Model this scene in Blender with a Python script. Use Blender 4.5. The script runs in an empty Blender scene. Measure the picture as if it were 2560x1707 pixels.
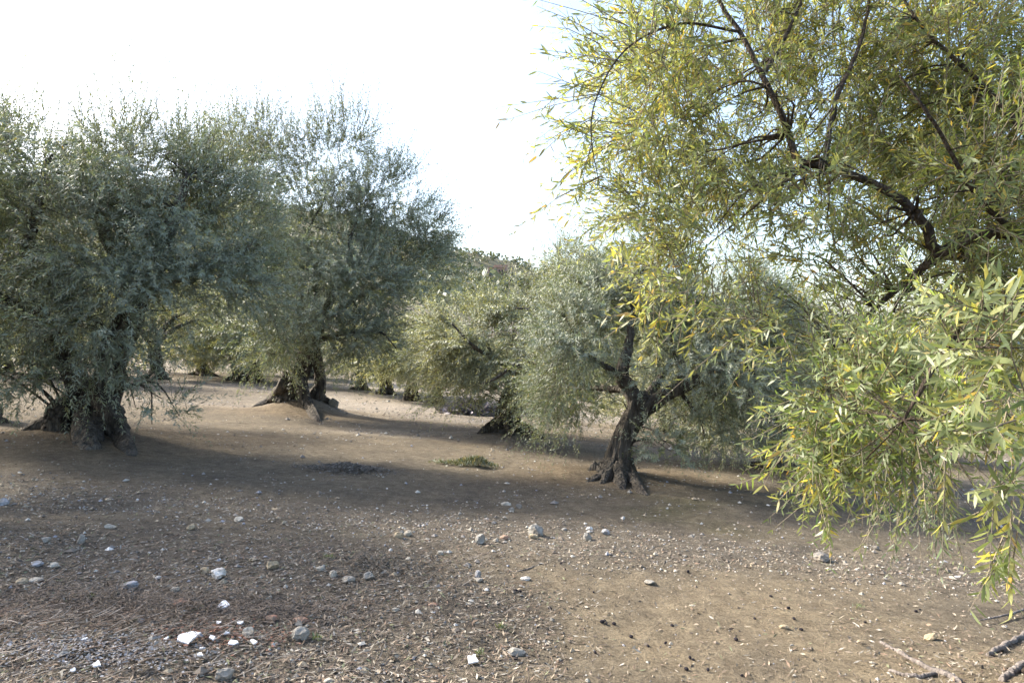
import bpy, math
import numpy as np
from mathutils import Matrix, Vector
rng = np.random.default_rng(7)
R = math.radians

# ---------------------------------------------------------------- camera, sky, sun, exposure
scene = bpy.context.scene
FOC = 1762.0                      # focal length in photo pixels (photo 2560 x 1707)
CAM = np.array([0.0, 0.0, 1.6])
cam_d = bpy.data.cameras.new('camera')
cam_d.sensor_fit = 'HORIZONTAL'
cam_d.sensor_width = 36.0
cam_d.lens = 36.0 * FOC / 2560.0
cam_d.clip_start = 0.05
cam_d.clip_end = 3000.0
cam = bpy.data.objects.new('camera', cam_d)
scene.collection.objects.link(cam)
cam.location = CAM
cam.rotation_euler = (R(90), 0, 0)
scene.camera = cam

SUN_AZ = R(68)                    # to the left of the viewing direction
SUN_EL = R(36)
world = bpy.data.worlds.new('World')
scene.world = world
world.use_nodes = True
wn = world.node_tree
bg = wn.nodes['Background']
sky = wn.nodes.new('ShaderNodeTexSky')
sky.sky_type = 'NISHITA'
sky.sun_disc = False
sky.sun_elevation = SUN_EL
sky.sun_rotation = -SUN_AZ
sky.altitude = 200
sky.air_density = 1.0
sky.dust_density = 3.5
sky.ozone_density = 1.0
wn.links.new(sky.outputs[0], bg.inputs[0])
bg.inputs[1].default_value = 0.11

sun_d = bpy.data.lights.new('sun', 'SUN')
sun_d.energy = 2.7
sun_d.angle = R(6.0)
sun_d.color = (1.0, 0.93, 0.81)
sun = bpy.data.objects.new('sun', sun_d)
scene.collection.objects.link(sun)
sdir = Vector((-math.sin(SUN_AZ) * math.cos(SUN_EL), math.cos(SUN_AZ) * math.cos(SUN_EL), math.sin(SUN_EL)))
sun.rotation_euler = sdir.to_track_quat('Z', 'Y').to_euler()

vs = scene.view_settings
vs.view_transform = 'Standard'
vs.look = 'None'
vs.gamma = 1.0
vs.use_curve_mapping = False
vs.exposure = 2.2
scene.cycles.max_bounces = 8
scene.cycles.transmission_bounces = 4
scene.cycles.diffuse_bounces = 4

# ---------------------------------------------------------------- numeric helpers
def hash2(ix, iy, s):
    h = (ix.astype(np.int64) * 374761393 + iy.astype(np.int64) * 668265263 + s * 974634541) & 0xFFFFFFFF
    h = ((h ^ (h >> 13)) * 1274126177) & 0xFFFFFFFF
    h = h ^ (h >> 16)
    return (h & 0xFFFFFF) / float(0xFFFFFF)

def noise2(x, y, s=0):
    x = np.asarray(x, float); y = np.asarray(y, float)
    ix = np.floor(x); iy = np.floor(y)
    fx = x - ix; fy = y - iy
    fx = fx * fx * (3 - 2 * fx); fy = fy * fy * (3 - 2 * fy)
    a = hash2(ix, iy, s); b = hash2(ix + 1, iy, s); c = hash2(ix, iy + 1, s); d = hash2(ix + 1, iy + 1, s)
    return (a + (b - a) * fx) * (1 - fy) + (c + (d - c) * fx) * fy

def fbm(x, y, s=0, o=4):
    t = 0; a = 0.5; n = 0
    for k in range(o):
        t = t + a * noise2(x * 2 ** k, y * 2 ** k, s + k * 17); n += a; a *= 0.5
    return t / n

def smooth(a, b, x):
    t = np.clip((x - a) / (b - a), 0, 1)
    return t * t * (3 - 2 * t)

def unit(v):
    v = np.asarray(v, float)
    return v / np.maximum(np.linalg.norm(v, axis=-1, keepdims=True), 1e-9)

# ---------------------------------------------------------------- the lie of the land
RID_PX = np.array([-900, -300, 0, 350, 600, 850, 1050, 1160, 1290, 1500, 1800, 2100, 2560, 3500])
RID_PY = np.array([470, 440, 430, 455, 500, 548, 600, 633, 668, 735, 795, 815, 830, 830])
HILL_Y = 300.0
RID_X = (RID_PX - 1280) / FOC * HILL_Y
RID_Z = 1.6 + (853.5 - RID_PY) / FOC * HILL_Y
MOUNDS = []                                           # x, y, height, radius

def plane_z(x, y):
    return -0.07 * 30 * np.tanh(x / 30) - 0.03 * y

def terrain(x, y, fine=True):
    x = np.asarray(x, float); y = np.asarray(y, float)
    yc = np.minimum(y, 48)
    near = plane_z(x, yc)
    near = near + 0.10 * (fbm(x * 0.35 + 3, y * 0.35, 5, 3) - 0.5) * smooth(2, 6, np.hypot(x, y))
    for mx, my, mh, mr in MOUNDS:
        near = near + mh * np.exp(-((x - mx) ** 2 + (y - my) ** 2) / (mr * mr))
    if fine:
        near = near + 0.045 * (fbm(x * 2.3, y * 2.3, 11, 3) - 0.5) + 0.022 * (fbm(x * 9, y * 9, 23, 3) - 0.5) + 0.03 * (1 - np.abs(2 * fbm(x * 3.1, y * 3.1, 37, 2) - 1)) * smooth(16, 9, y) + 0.012 * (fbm(x * 24, y * 24, 29, 2) - 0.5) * smooth(14, 7, y)
    t = np.clip((y - 48) / (HILL_Y - 48), 0, 1.6)
    hz = np.interp(x, RID_X, RID_Z)
    up = np.where(t < 1, t ** 1.15, 1 - 0.35 * (t - 1))
    bump = (fbm(x * 0.03, y * 0.03, 31, 4) - 0.5) * 9 * smooth(0, 0.4, t)
    return near * (1 - smooth(0, 0.5, t)) + near * 0 + np.where(t > 0, hz * up, 0) * 1.0 + np.where(t > 0, bump * np.minimum(1, hz / 40), 0)

def ray(px, py):
    return np.array([(px - 1280) / FOC, 1.0, (853.5 - py) / FOC])

def at(px, py, Y):                                    # the point a pixel shows, if it stands Y metres out
    return CAM + ray(px, py) * Y

def ground_hit(px, py, far=420):
    d = ray(px, py)
    ys = np.geomspace(2.0, far, 1600)
    p = CAM[None] + d[None] * ys[:, None]
    h = p[:, 2] - terrain(p[:, 0], p[:, 1])
    k = np.argmax(h < 0) if (h < 0).any() else len(ys) - 1
    if k > 0 and h[k] < 0:
        f = h[k - 1] / (h[k - 1] - h[k]); q = p[k - 1] * (1 - f) + p[k] * f
    else:
        q = p[k]
    q[2] = terrain(q[0], q[1])
    return q

# ---------------------------------------------------------------- object helpers
COL = scene.collection

def mesh_np(name, V, Fs, mat=None, smooth_shade=True, col=None, norm=None):
    V = np.ascontiguousarray(V, np.float32)
    me = bpy.data.meshes.new(name)
    Fs = [np.asarray(f, np.int32) for f in Fs if len(f)]
    nl = sum(f.size for f in Fs); npoly = sum(len(f) for f in Fs)
    me.vertices.add(len(V)); me.vertices.foreach_set('co', V.ravel())
    me.loops.add(nl); me.polygons.add(npoly)
    me.loops.foreach_set('vertex_index', np.concatenate([f.ravel() for f in Fs]))
    tot = np.concatenate([np.full(len(f), f.shape[1], np.int32) for f in Fs])
    st = np.concatenate([[0], np.cumsum(tot)[:-1]]).astype(np.int32)
    me.polygons.foreach_set('loop_start', st)
    me.polygons.foreach_set('loop_total', tot)
    me.polygons.foreach_set('use_smooth', np.full(npoly, smooth_shade, bool))
    if col is not None:
        a = me.color_attributes.new('tint', 'FLOAT_COLOR', 'POINT')
        c = np.ones((len(V), 4), np.float32); c[:, :col.shape[1]] = col
        a.data.foreach_set('color', c.ravel())
    me.update(calc_edges=True)
    if mat: me.materials.append(mat)
    return me

def add(name, me, parent=None, label=None, cat=None, group=None, kind=None, loc=None):
    o = bpy.data.objects.new(name, me)
    COL.objects.link(o)
    if parent is not None: o.parent = parent
    if loc is not None: o.location = loc
    if label: o['label'] = label
    if cat: o['category'] = cat
    if group: o['group'] = group
    if kind: o['kind'] = kind
    return o

def catmull(P, rad, n):
    P = np.asarray(P, float); rad = np.asarray(rad, float)
    Q = np.vstack([2 * P[0] - P[1], P, 2 * P[-1] - P[-2]])
    rr = np.concatenate([[rad[0]], rad, [rad[-1]]])
    m = len(P) - 1
    t = np.linspace(0, m, n); k = np.minimum(t.astype(int), m - 1); u = (t - k)[:, None]
    p0, p1, p2, p3 = Q[k], Q[k + 1], Q[k + 2], Q[k + 3]
    X = 0.5 * (2 * p1 + (p2 - p0) * u + (2 * p0 - 5 * p1 + 4 * p2 - p3) * u ** 2 + (3 * p1 - p0 - 3 * p2 + p3) * u ** 3)
    rk = rr[k + 1] * (1 - u[:, 0]) + rr[k + 2] * u[:, 0]
    return X, rk

def tube(P, rad, n=12, sides=8, gnarl=0.0, seed=0, wob=0.0, twist=0.8):
    """a gnarled tapering tube through the points P: verts, quads, tris"""
    X, rr = catmull(P, rad, n)
    r = np.random.default_rng(seed)
    if wob:
        X = X + (r.normal(size=X.shape) * wob * rr[:, None]) * np.linspace(0, 1, n)[:, None] ** 0.3
    T = unit(np.gradient(X, axis=0))
    ref = np.array([1.0, 0, 0]) if abs(T[0][0]) < 0.8 else np.array([0, 1.0, 0])
    N = np.empty_like(T); v = ref
    for i in range(n):
        v = v - T[i] * np.dot(v, T[i]); v = v / np.linalg.norm(v); N[i] = v
    B = np.cross(T, N)
    th = np.linspace(0, 2 * np.pi, sides, endpoint=False)
    s = np.linspace(0, 1, n)
    f = np.ones((n, sides))
    if gnarl:
        a = th[None] + twist * s[:, None] * 2
        ph = r.uniform(0, 6.28, 6)
        f = f + gnarl * (0.45 * np.sin(3 * a + ph[0] + 2 * s[:, None]) + 0.35 * np.sin(5 * a + ph[1] - 3 * s[:, None]) + 0.35 * np.sin(8 * a + ph[2] + 5 * s[:, None]))
        f = f + gnarl * 0.9 * (noise2(np.cos(a) * 2.2 + 7 + s[:, None] * 5, np.sin(a) * 2.2 + s[:, None] * 9, seed) - 0.5)
        f = f + gnarl * 0.75 * (np.abs(np.sin(5.5 * a + ph[3] + 1.5 * np.sin(6 * s[:, None] + ph[4]))) - 0.6) + gnarl * 0.4 * (np.abs(np.sin(11 * a + ph[5] + 2 * np.sin(9 * s[:, None]))) - 0.6)
        f = f + gnarl * 0.6 * (noise2(np.cos(a) * 6 + 7 + s[:, None] * 8, np.sin(a) * 6 + s[:, None] * 12, seed + 3) - 0.5)
    V = X[:, None] + (N[:, None] * np.cos(th)[None, :, None] + B[:, None] * np.sin(th)[None, :, None]) * (rr[:, None] * f)[..., None]
    V = V.reshape(-1, 3)
    i = np.arange(n - 1)[:, None] * sides; j = np.arange(sides)[None]; k = (j + 1) % sides
    Q = np.stack([i + j, i + k, i + sides + k, i + sides + j], -1).reshape(-1, 4)
    V = np.vstack([V, X[0], X[-1] + T[-1] * rr[-1] * 0.6])
    c0 = n * sides; jj = np.arange(sides); kk = (jj + 1) % sides; e = (n - 1) * sides
    Tt = np.vstack([np.stack([np.full(sides, c0), kk, jj], -1), np.stack([np.full(sides, c0 + 1), e + jj, e + kk], -1)])
    return V, Q, Tt

class Mesh:
    def __init__(s): s.V = []; s.Q = []; s.T = []; s.C = []; s.n = 0
    def put(s, V, Q=None, T=None, C=None):
        s.V.append(np.asarray(V, float))
        if Q is not None and len(Q): s.Q.append(np.asarray(Q) + s.n)
        if T is not None and len(T): s.T.append(np.asarray(T) + s.n)
        if C is not None: s.C.append(np.broadcast_to(np.asarray(C, float), (len(V), 3)))
        s.n += len(V)
    def mesh(s, name, mat, sm=True):
        Fs = []
        if s.Q: Fs.append(np.vstack(s.Q))
        if s.T: Fs.append(np.vstack(s.T))
        return mesh_np(name, np.vstack(s.V), Fs, mat, sm, np.vstack(s.C) if s.C else None)

# ---------------------------------------------------------------- materials
def new_mat(name):
    m = bpy.data.materials.new(name); m.use_nodes = True
    nt = m.node_tree
    for n in list(nt.nodes): nt.nodes.remove(n)
    out = nt.nodes.new('ShaderNodeOutputMaterial')
    return m, nt, out

def nd(nt, typ, **kw):
    n = nt.nodes.new(typ)
    for k, v in kw.items():
        if k in n.inputs.keys() if isinstance(k, str) else False: n.inputs[k].default_value = v
        else: setattr(n, k, v)
    return n

def mixc(nt, fac, a, b, blend='MIX'):
    n = nt.nodes.new('ShaderNodeMix'); n.data_type = 'RGBA'; n.blend_type = blend
    for sock, v in ((n.inputs[0], fac), (n.inputs[6], a), (n.inputs[7], b)):
        if hasattr(v, 'links') or hasattr(v, 'is_output'): nt.links.new(v, sock)
        elif isinstance(v, (tuple, list)): sock.default_value = (*v[:3], 1)
        else: sock.default_value = v
    return n.outputs[2]

def ramp(nt, src, stops):
    n = nt.nodes.new('ShaderNodeValToRGB')
    e = n.color_ramp.elements
    while len(e) < len(stops): e.new(0.5)
    for k, (p, c) in enumerate(stops):
        e[k].position = p
        e[k].color = (c, c, c, 1) if not isinstance(c, (tuple, list)) else (*c, 1)
    nt.links.new(src, n.inputs[0])
    return n.outputs[0]

def noise_n(nt, vec, scale, detail=4, rough=0.6):
    n = nt.nodes.new('ShaderNodeTexNoise')
    n.inputs['Scale'].default_value = scale; n.inputs['Detail'].default_value = detail; n.inputs['Roughness'].default_value = rough
    nt.links.new(vec, n.inputs['Vector'])
    return n.outputs[0]

def leaf_mat(name, under, trans, tfac, rough=0.5):
    m, nt, out = new_mat(name)
    at_ = nt.nodes.new('ShaderNodeAttribute'); at_.attribute_name = 'tint'
    geo = nt.nodes.new('ShaderNodeNewGeometry')
    col = mixc(nt, geo.outputs['Backfacing'], at_.outputs['Color'], mixc(nt, 0.62, at_.outputs['Color'], under))
    p = nt.nodes.new('ShaderNodeBsdfPrincipled')
    p.inputs['Roughness'].default_value = rough
    p.inputs['Specular IOR Level'].default_value = 0.45
    nt.links.new(col, p.inputs['Base Color'])
    t = nt.nodes.new('ShaderNodeBsdfTranslucent')
    nt.links.new(mixc(nt, 1.0, at_.outputs['Color'], trans, 'MULTIPLY'), t.inputs['Color'])
    mx = nt.nodes.new('ShaderNodeMixShader'); mx.inputs[0].default_value = tfac
    nt.links.new(p.outputs[0], mx.inputs[1]); nt.links.new(t.outputs[0], mx.inputs[2])
    nt.links.new(mx.outputs[0], out.inputs[0])
    return m

def bark_mat(name, dark, light, scale=9, bump=0.5, stretch=0.25):
    m, nt, out = new_mat(name)
    tc = nt.nodes.new('ShaderNodeTexCoord')
    mp = nt.nodes.new('ShaderNodeMapping'); mp.inputs['Scale'].default_value = (1, 1, stretch)
    nt.links.new(tc.outputs['Object'], mp.inputs[0])
    a = noise_n(nt, mp.outputs[0], scale, 8, 0.7)
    b = noise_n(nt, tc.outputs['Object'], scale * 0.35, 3)
    c = mixc(nt, ramp(nt, a, [(0.36, 0), (0.66, 1)]), dark, light)
    c = mixc(nt, ramp(nt, b, [(0.35, 0.0), (0.7, 0.55)]), c, tuple(x * 0.55 for x in dark))
    vo = nt.nodes.new('ShaderNodeTexVoronoi'); vo.inputs['Scale'].default_value = scale * 2.2
    nt.links.new(mp.outputs[0], vo.inputs['Vector'])
    bp = nt.nodes.new('ShaderNodeBump'); bp.inputs['Strength'].default_value = bump; bp.inputs['Distance'].default_value = 0.05
    ad = nt.nodes.new('ShaderNodeMath'); ad.operation = 'ADD'
    nt.links.new(a, ad.inputs[0]); nt.links.new(vo.outputs['Distance'], ad.inputs[1])
    nt.links.new(ad.outputs[0], bp.inputs['Height'])
    p = nt.nodes.new('ShaderNodeBsdfPrincipled'); p.inputs['Roughness'].default_value = 0.9
    p.inputs['Specular IOR Level'].default_value = 0.2
    nt.links.new(c, p.inputs['Base Color']); nt.links.new(bp.outputs[0], p.inputs['Normal'])
    nt.links.new(p.outputs[0], out.inputs[0])
    return m

def geo_pos(nt):
    return nt.nodes.new('ShaderNodeNewGeometry').outputs['Position']

def stone_mat(name, a, b, scale=18, attr=False, dusty=False):
    m, nt, out = new_mat(name)
    tc = nt.nodes.new('ShaderNodeTexCoord')
    n1 = noise_n(nt, tc.outputs['Object'], scale, 6, 0.65)
    n2 = noise_n(nt, tc.outputs['Object'], scale * 5, 4, 0.7)
    c = mixc(nt, ramp(nt, n1, [(0.35, 0), (0.65, 1)]), a, b)
    if attr:
        at_ = nt.nodes.new('ShaderNodeAttribute'); at_.attribute_name = 'tint'
        c = mixc(nt, ramp(nt, n1, [(0.3, 0.0), (0.75, 0.35)]), at_.outputs['Color'], a)
    c = mixc(nt, ramp(nt, n2, [(0.45, 0.0), (0.75, 0.4)]), c, tuple(x * 0.45 for x in a))
    if dusty:
        n5 = noise_n(nt, geo_pos(nt), 24, 4, 0.6)
        c = mixc(nt, ramp(nt, n5, [(0.38, 0.0), (0.66, 0.75)]), c, (0.24, 0.20, 0.15))
    bp = nt.nodes.new('ShaderNodeBump'); bp.inputs['Strength'].default_value = 0.5; bp.inputs['Distance'].default_value = 0.006
    nt.links.new(n2, bp.inputs['Height'])
    p = nt.nodes.new('ShaderNodeBsdfPrincipled'); p.inputs['Roughness'].default_value = 0.88
    p.inputs['Specular IOR Level'].default_value = 0.25
    nt.links.new(c, p.inputs['Base Color']); nt.links.new(bp.outputs[0], p.inputs['Normal'])
    nt.links.new(p.outputs[0], out.inputs[0])
    return m

M_LEAF = leaf_mat('olive_leaf', (0.33, 0.36, 0.28), (1.6, 1.5, 0.7), 0.28)
M_LEAF_NEAR = leaf_mat('olive_leaf_near', (0.21, 0.25, 0.13), (1.95, 1.9, 0.95), 0.45, 0.42)
M_BARK = bark_mat('old_olive_bark', (0.040, 0.034, 0.028), (0.19, 0.165, 0.135), 12, 0.9)
M_BARK_NEAR = bark_mat('brown_limb_bark', (0.045, 0.034, 0.026), (0.20, 0.155, 0.115), 34, 1.0, 0.5)
M_TWIG = bark_mat('twig_bark', (0.15, 0.125, 0.09), (0.30, 0.26, 0.19), 30, 0.1)
M_DEAD = bark_mat('dead_wood', (0.13, 0.11, 0.10), (0.33, 0.29, 0.26), 20, 0.5)
M_STONE = {
    'white': stone_mat('white_limestone', (0.58, 0.56, 0.52), (0.78, 0.76, 0.72), dusty=True),
    'pale': stone_mat('pale_stone', (0.34, 0.31, 0.255), (0.50, 0.47, 0.40), dusty=True),
    'tan': stone_mat('tan_stone', (0.32, 0.25, 0.155), (0.45, 0.37, 0.25), dusty=True),
    'grey': stone_mat('grey_stone', (0.22, 0.21, 0.19), (0.34, 0.33, 0.30), dusty=True),
    'blue': stone_mat('bluish_stone', (0.25, 0.26, 0.285), (0.38, 0.39, 0.42), dusty=True),
    'dark': stone_mat('dark_grey_stone', (0.13, 0.12, 0.115), (0.23, 0.22, 0.20), dusty=True),
    'red': stone_mat('red_brick_crumb', (0.25, 0.125, 0.085), (0.34, 0.19, 0.135), dusty=True),
}
M_GRAVEL = stone_mat('gravel', (0.20, 0.17, 0.14), (0.4, 0.38, 0.34), 30, attr=True)

def flat_attr_mat(name, rough=0.85, trans=0.0):
    m, nt, out = new_mat(name)
    at_ = nt.nodes.new('ShaderNodeAttribute'); at_.attribute_name = 'tint'
    p = nt.nodes.new('ShaderNodeBsdfPrincipled'); p.inputs['Roughness'].default_value = rough
    p.inputs['Specular IOR Level'].default_value = 0.2
    tc = nt.nodes.new('ShaderNodeTexCoord')
    c = mixc(nt, ramp(nt, noise_n(nt, tc.outputs['Object'], 40, 3), [(0.35, 0.0), (0.7, 0.4)]), at_.outputs['Color'], (0.06, 0.05, 0.04))
    nt.links.new(c, p.inputs['Base Color'])
    nt.links.new(p.outputs[0], out.inputs[0])
    return m
M_LITTER = flat_attr_mat('dry_litter')

def ground_mat():
    m, nt, out = new_mat('soil')
    geo = nt.nodes.new('ShaderNodeNewGeometry')
    pos = geo.outputs['Position']
    at_ = nt.nodes.new('ShaderNodeAttribute'); at_.attribute_name = 'tint'
    c = at_.outputs['Color']
    n1 = noise_n(nt, pos, 1.3, 6, 0.65)
    n2 = noise_n(nt, pos, 9, 6, 0.7)
    n3 = noise_n(nt, pos, 55, 5, 0.75)
    n4 = noise_n(nt, pos, 170, 3, 0.7)
    c = mixc(nt, 1.0, c, ramp(nt, n1, [(0.3, (0.74, 0.74, 0.76)), (0.7, (1.22, 1.19, 1.12))]), 'MULTIPLY')
    c = mixc(nt, 1.0, c, ramp(nt, n2, [(0.28, (0.62, 0.60, 0.60)), (0.72, (1.3, 1.3, 1.28))]), 'MULTIPLY')
    c = mixc(nt, 1.0, c, ramp(nt, n3, [(0.3, (0.55, 0.54, 0.53)), (0.7, (1.4, 1.4, 1.4))]), 'MULTIPLY')
    vo = nt.nodes.new('ShaderNodeTexVoronoi'); vo.inputs['Scale'].default_value = 38
    nt.links.new(pos, vo.inputs['Vector'])
    chip = ramp(nt, vo.outputs['Distance'], [(0.10, 0.55), (0.22, 0.0)])
    pick = ramp(nt, n2, [(0.5, 0.0), (0.62, 1.0)])
    mm = nt.nodes.new('ShaderNodeMath'); mm.operation = 'MULTIPLY'
    nt.links.new(chip, mm.inputs[0]); nt.links.new(pick, mm.inputs[1])
    c = mixc(nt, mm.outputs[0], c, (0.40, 0.37, 0.33))
    ad = nt.nodes.new('ShaderNodeMath'); ad.operation = 'ADD'
    nt.links.new(n3, ad.inputs[0]); nt.links.new(n4, ad.inputs[1])
    ad2 = nt.nodes.new('ShaderNodeMath'); ad2.operation = 'MULTIPLY_ADD'; ad2.inputs[1].default_value = 2.5
    nt.links.new(n2, ad2.inputs[0]); nt.links.new(ad.outputs[0], ad2.inputs[2])
    bp = nt.nodes.new('ShaderNodeBump'); bp.inputs['Strength'].default_value = 1.0; bp.inputs['Distance'].default_value = 0.035
    nt.links.new(ad2.outputs[0], bp.inputs['Height'])
    p = nt.nodes.new('ShaderNodeBsdfPrincipled'); p.inputs['Roughness'].default_value = 0.95
    p.inputs['Specular IOR Level'].default_value = 0.12
    nt.links.new(c, p.inputs['Base Color']); nt.links.new(bp.outputs[0], p.inputs['Normal'])
    nt.links.new(p.outputs[0], out.inputs[0])
    return m
M_SOIL = ground_mat()

# ---------------------------------------------------------------- tree sites (pixel of the base -> where it meets the ground)
SITE = {}
for key, px, py in (('A', 225, 1092), ('B', 735, 1028), ('C', 1532, 1195), ('D', 1272, 1092), ('E', -95, 1045)):
    SITE[key] = ground_hit(px, py)
SITE['F'] = np.array([3.05, 3.3, 0.0])
mb = ground_hit(757, 1030)
MOUNDS += [(SITE['A'][0], SITE['A'][1], 0.16, 1.2), (mb[0], mb[1], 0.40, 0.80),
           (SITE['C'][0], SITE['C'][1], 0.12, 0.9), (SITE['D'][0], SITE['D'][1], 0.12, 1.0), (3.05, 3.3, 0.12, 0.8)]
for k in SITE: SITE[k][2] = terrain(SITE[k][0], SITE[k][1])

# ---------------------------------------------------------------- ground: one sheet out to the ridge
def spread(lo, hi, k, n):
    u = np.linspace(-1, 1, n)
    s = np.sinh(k * u) / math.sinh(k)
    return np.where(s < 0, -s * lo, s * hi)
gx = spread(-420, 420, 6.6, 270)
v = np.linspace(0, 1, 340)
gy = -14 + 0.0 * v
gy = np.concatenate([np.linspace(-25, 1.5, 24)[:-1], 1.5 + (np.expm1(5.4 * v)) / math.expm1(5.4) * 470])
GX, GY = np.meshgrid(gx, gy)
GZ = terrain(GX, GY)
nx, ny = len(gx), len(gy)
idx = np.arange(nx * ny).reshape(ny, nx)
GF = np.stack([idx[:-1, :-1], idx[:-1, 1:], idx[1:, 1:], idx[1:, :-1]], -1).reshape(-1, 4)

def soil_colour(x, y):
    brown = np.array([0.218, 0.188, 0.143]); litter = np.array([0.208, 0.184, 0.152]); tan = np.array([0.315, 0.262, 0.185])
    orange = np.array([0.225, 0.180, 0.125]); pale = np.array([0.32, 0.287, 0.243]); moss = np.array([0.135, 0.130, 0.065])
    n = fbm(x * 0.9, y * 0.9, 41, 4); n2 = fbm(x * 0.35, y * 0.5, 57, 4); n3 = fbm(x * 2.7, y * 2.7, 71, 4)
    c = brown[None] * np.ones((len(x), 1))
    def lay(c, w, k): return c * (1 - w[:, None]) + k[None] * w[:, None]
    # litter, thick in the near left and along the stony strip
    w = smooth(0.35, -0.9, x - 0.25 * (y - 3.5) + (n - 0.5) * 1.6) * smooth(7.5, 5.0, y)
    w = np.maximum(w, smooth(0.9, 0.2, np.abs(y - 6.5 + 0.10 * x + (n - 0.5))))
    c = lay(c, 0.85 * w, litter)
    # trodden bare soil, near right
    w = smooth(-0.2, 0.7, x - 0.1 * (y - 3.5) + (n - 0.5) * 1.4) * smooth(6.1, 5.0, y + (n - 0.5)) * smooth(3.4, 2.2, x + (n - .5))
    c = lay(c, w * (0.55 + 0.5 * n3), tan)
    # reddish swept soil round the trunks
    w = np.zeros(len(x))
    for k, r in (('A', 2.6), ('B', 2.6), ('C', 2.0), ('D', 2.6)):
        s = SITE[k]
        w = np.maximum(w, smooth(r, r * 0.4, np.hypot((x - s[0] - 0.3) * 0.75, y - s[1]) + (n - 0.5) * 2))
    c = lay(c, 0.75 * w * smooth(7.6, 8.4, y), orange)
    # pale stony strips further out
    w = smooth(0.52, 0.62, fbm(x * 0.12 + 4, y * 0.55, 83, 3)) * smooth(9, 12, y)
    c = lay(c, 0.6 * w, pale)
    w = smooth(18.5, 22, y - 0.35 * x) * smooth(-9, -5.5, x)
    c = lay(c, 0.9 * w, pale * 1.15)
    w = smooth(0.56, 0.70, n2) * smooth(9.3, 8.3, y) * smooth(4.5, 6.5, y)
    c = lay(c, 0.6 * w * (0.4 + n3), moss)
    # the hill: dry grass, bare field low down in the middle
    hn = fbm(x * 0.05, y * 0.05, 91, 4)
    hill = np.array([0.20, 0.18, 0.125])[None] * (1 - hn[:, None]) + np.array([0.10, 0.11, 0.07])[None] * hn[:, None]
    w = smooth(50, 75, y)
    c = c * (1 - w[:, None]) + hill * w[:, None]
    w = smooth(60, 75, y) * smooth(118, 98, y + (hn - 0.5) * 30) * smooth(-70, -40, x) * smooth(20, 0, x)
    c = lay(c, 0.8 * w, np.array([0.33, 0.295, 0.27]))
    return c
gcol = soil_colour(GX.ravel(), GY.ravel())
add('ground', mesh_np('ground', np.stack([GX.ravel(), GY.ravel(), GZ.ravel()], -1), [GF], M_SOIL, True, gcol), kind='structure')

# ---------------------------------------------------------------- olive trees
def leaves_mesh(m, b, d, n, L, W, col, near=False):
    """many leaves into Mesh m: base, direction, upper-side normal, length, width"""
    d = unit(d); n = unit(n - d * np.sum(n * d, -1, keepdims=True)); s = np.cross(d, n)
    L = L[:, None]; W = W[:, None]; N = len(b); i = np.arange(N)[:, None]
    if near:
        cv = -rng.uniform(-0.06, 0.22, (N, 1)) * L
        V = np.stack([b, b + d * L * 0.3 - s * W * 0.46 + n * cv * 0.1, b + d * L * 0.3 + s * W * 0.46 + n * cv * 0.1,
                      b + d * L * 0.68 - s * W * 0.40 + n * cv * 0.46, b + d * L * 0.68 + s * W * 0.40 + n * cv * 0.46, b + d * L + n * cv], 1)
        i = i * 6
        m.put(V.reshape(-1, 3), Q=i + np.array([1, 3, 4, 2])[None], T=np.vstack([i + np.array([0, 1, 2])[None], i + np.array([3, 5, 4])[None]]), C=np.repeat(col, 6, 0))
    else:
        V = np.stack([b, b + d * L * 0.5 - s * W * 0.5, b + d * L, b + d * L * 0.5 + s * W * 0.5], 1)
        m.put(V.reshape(-1, 3), Q=i * 4 + np.array([0, 1, 2, 3])[None], C=np.repeat(col, 4, 0))

def leaf_colour(N, tone):
    a, b, yel, pal = tone
    t = rng.random((N, 1)) ** 1.2
    c = np.array(a)[None] * (1 - t) + np.array(b)[None] * t
    u = rng.random(N)
    y = u < yel
    c[y] = np.array([0.38, 0.33, 0.09])[None] * rng.uniform(0.7, 1.15, (y.sum(), 1)) + rng.uniform(0, 0.05, (y.sum(), 3)) * np.array([1, -1, 0])
    g = (u > 1 - pal)
    c[g] = c[g] * 0.5 + np.array([0.15, 0.145, 0.05])
    return np.clip(c * rng.uniform(0.75, 1.25, (N, 1)), 0.01, 1)

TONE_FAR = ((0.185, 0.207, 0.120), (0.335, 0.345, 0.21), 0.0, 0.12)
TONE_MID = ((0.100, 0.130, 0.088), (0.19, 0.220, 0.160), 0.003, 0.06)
TONE_NEAR = ((0.105, 0.140, 0.058), (0.27, 0.285, 0.15), 0.055, 0.30)

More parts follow.
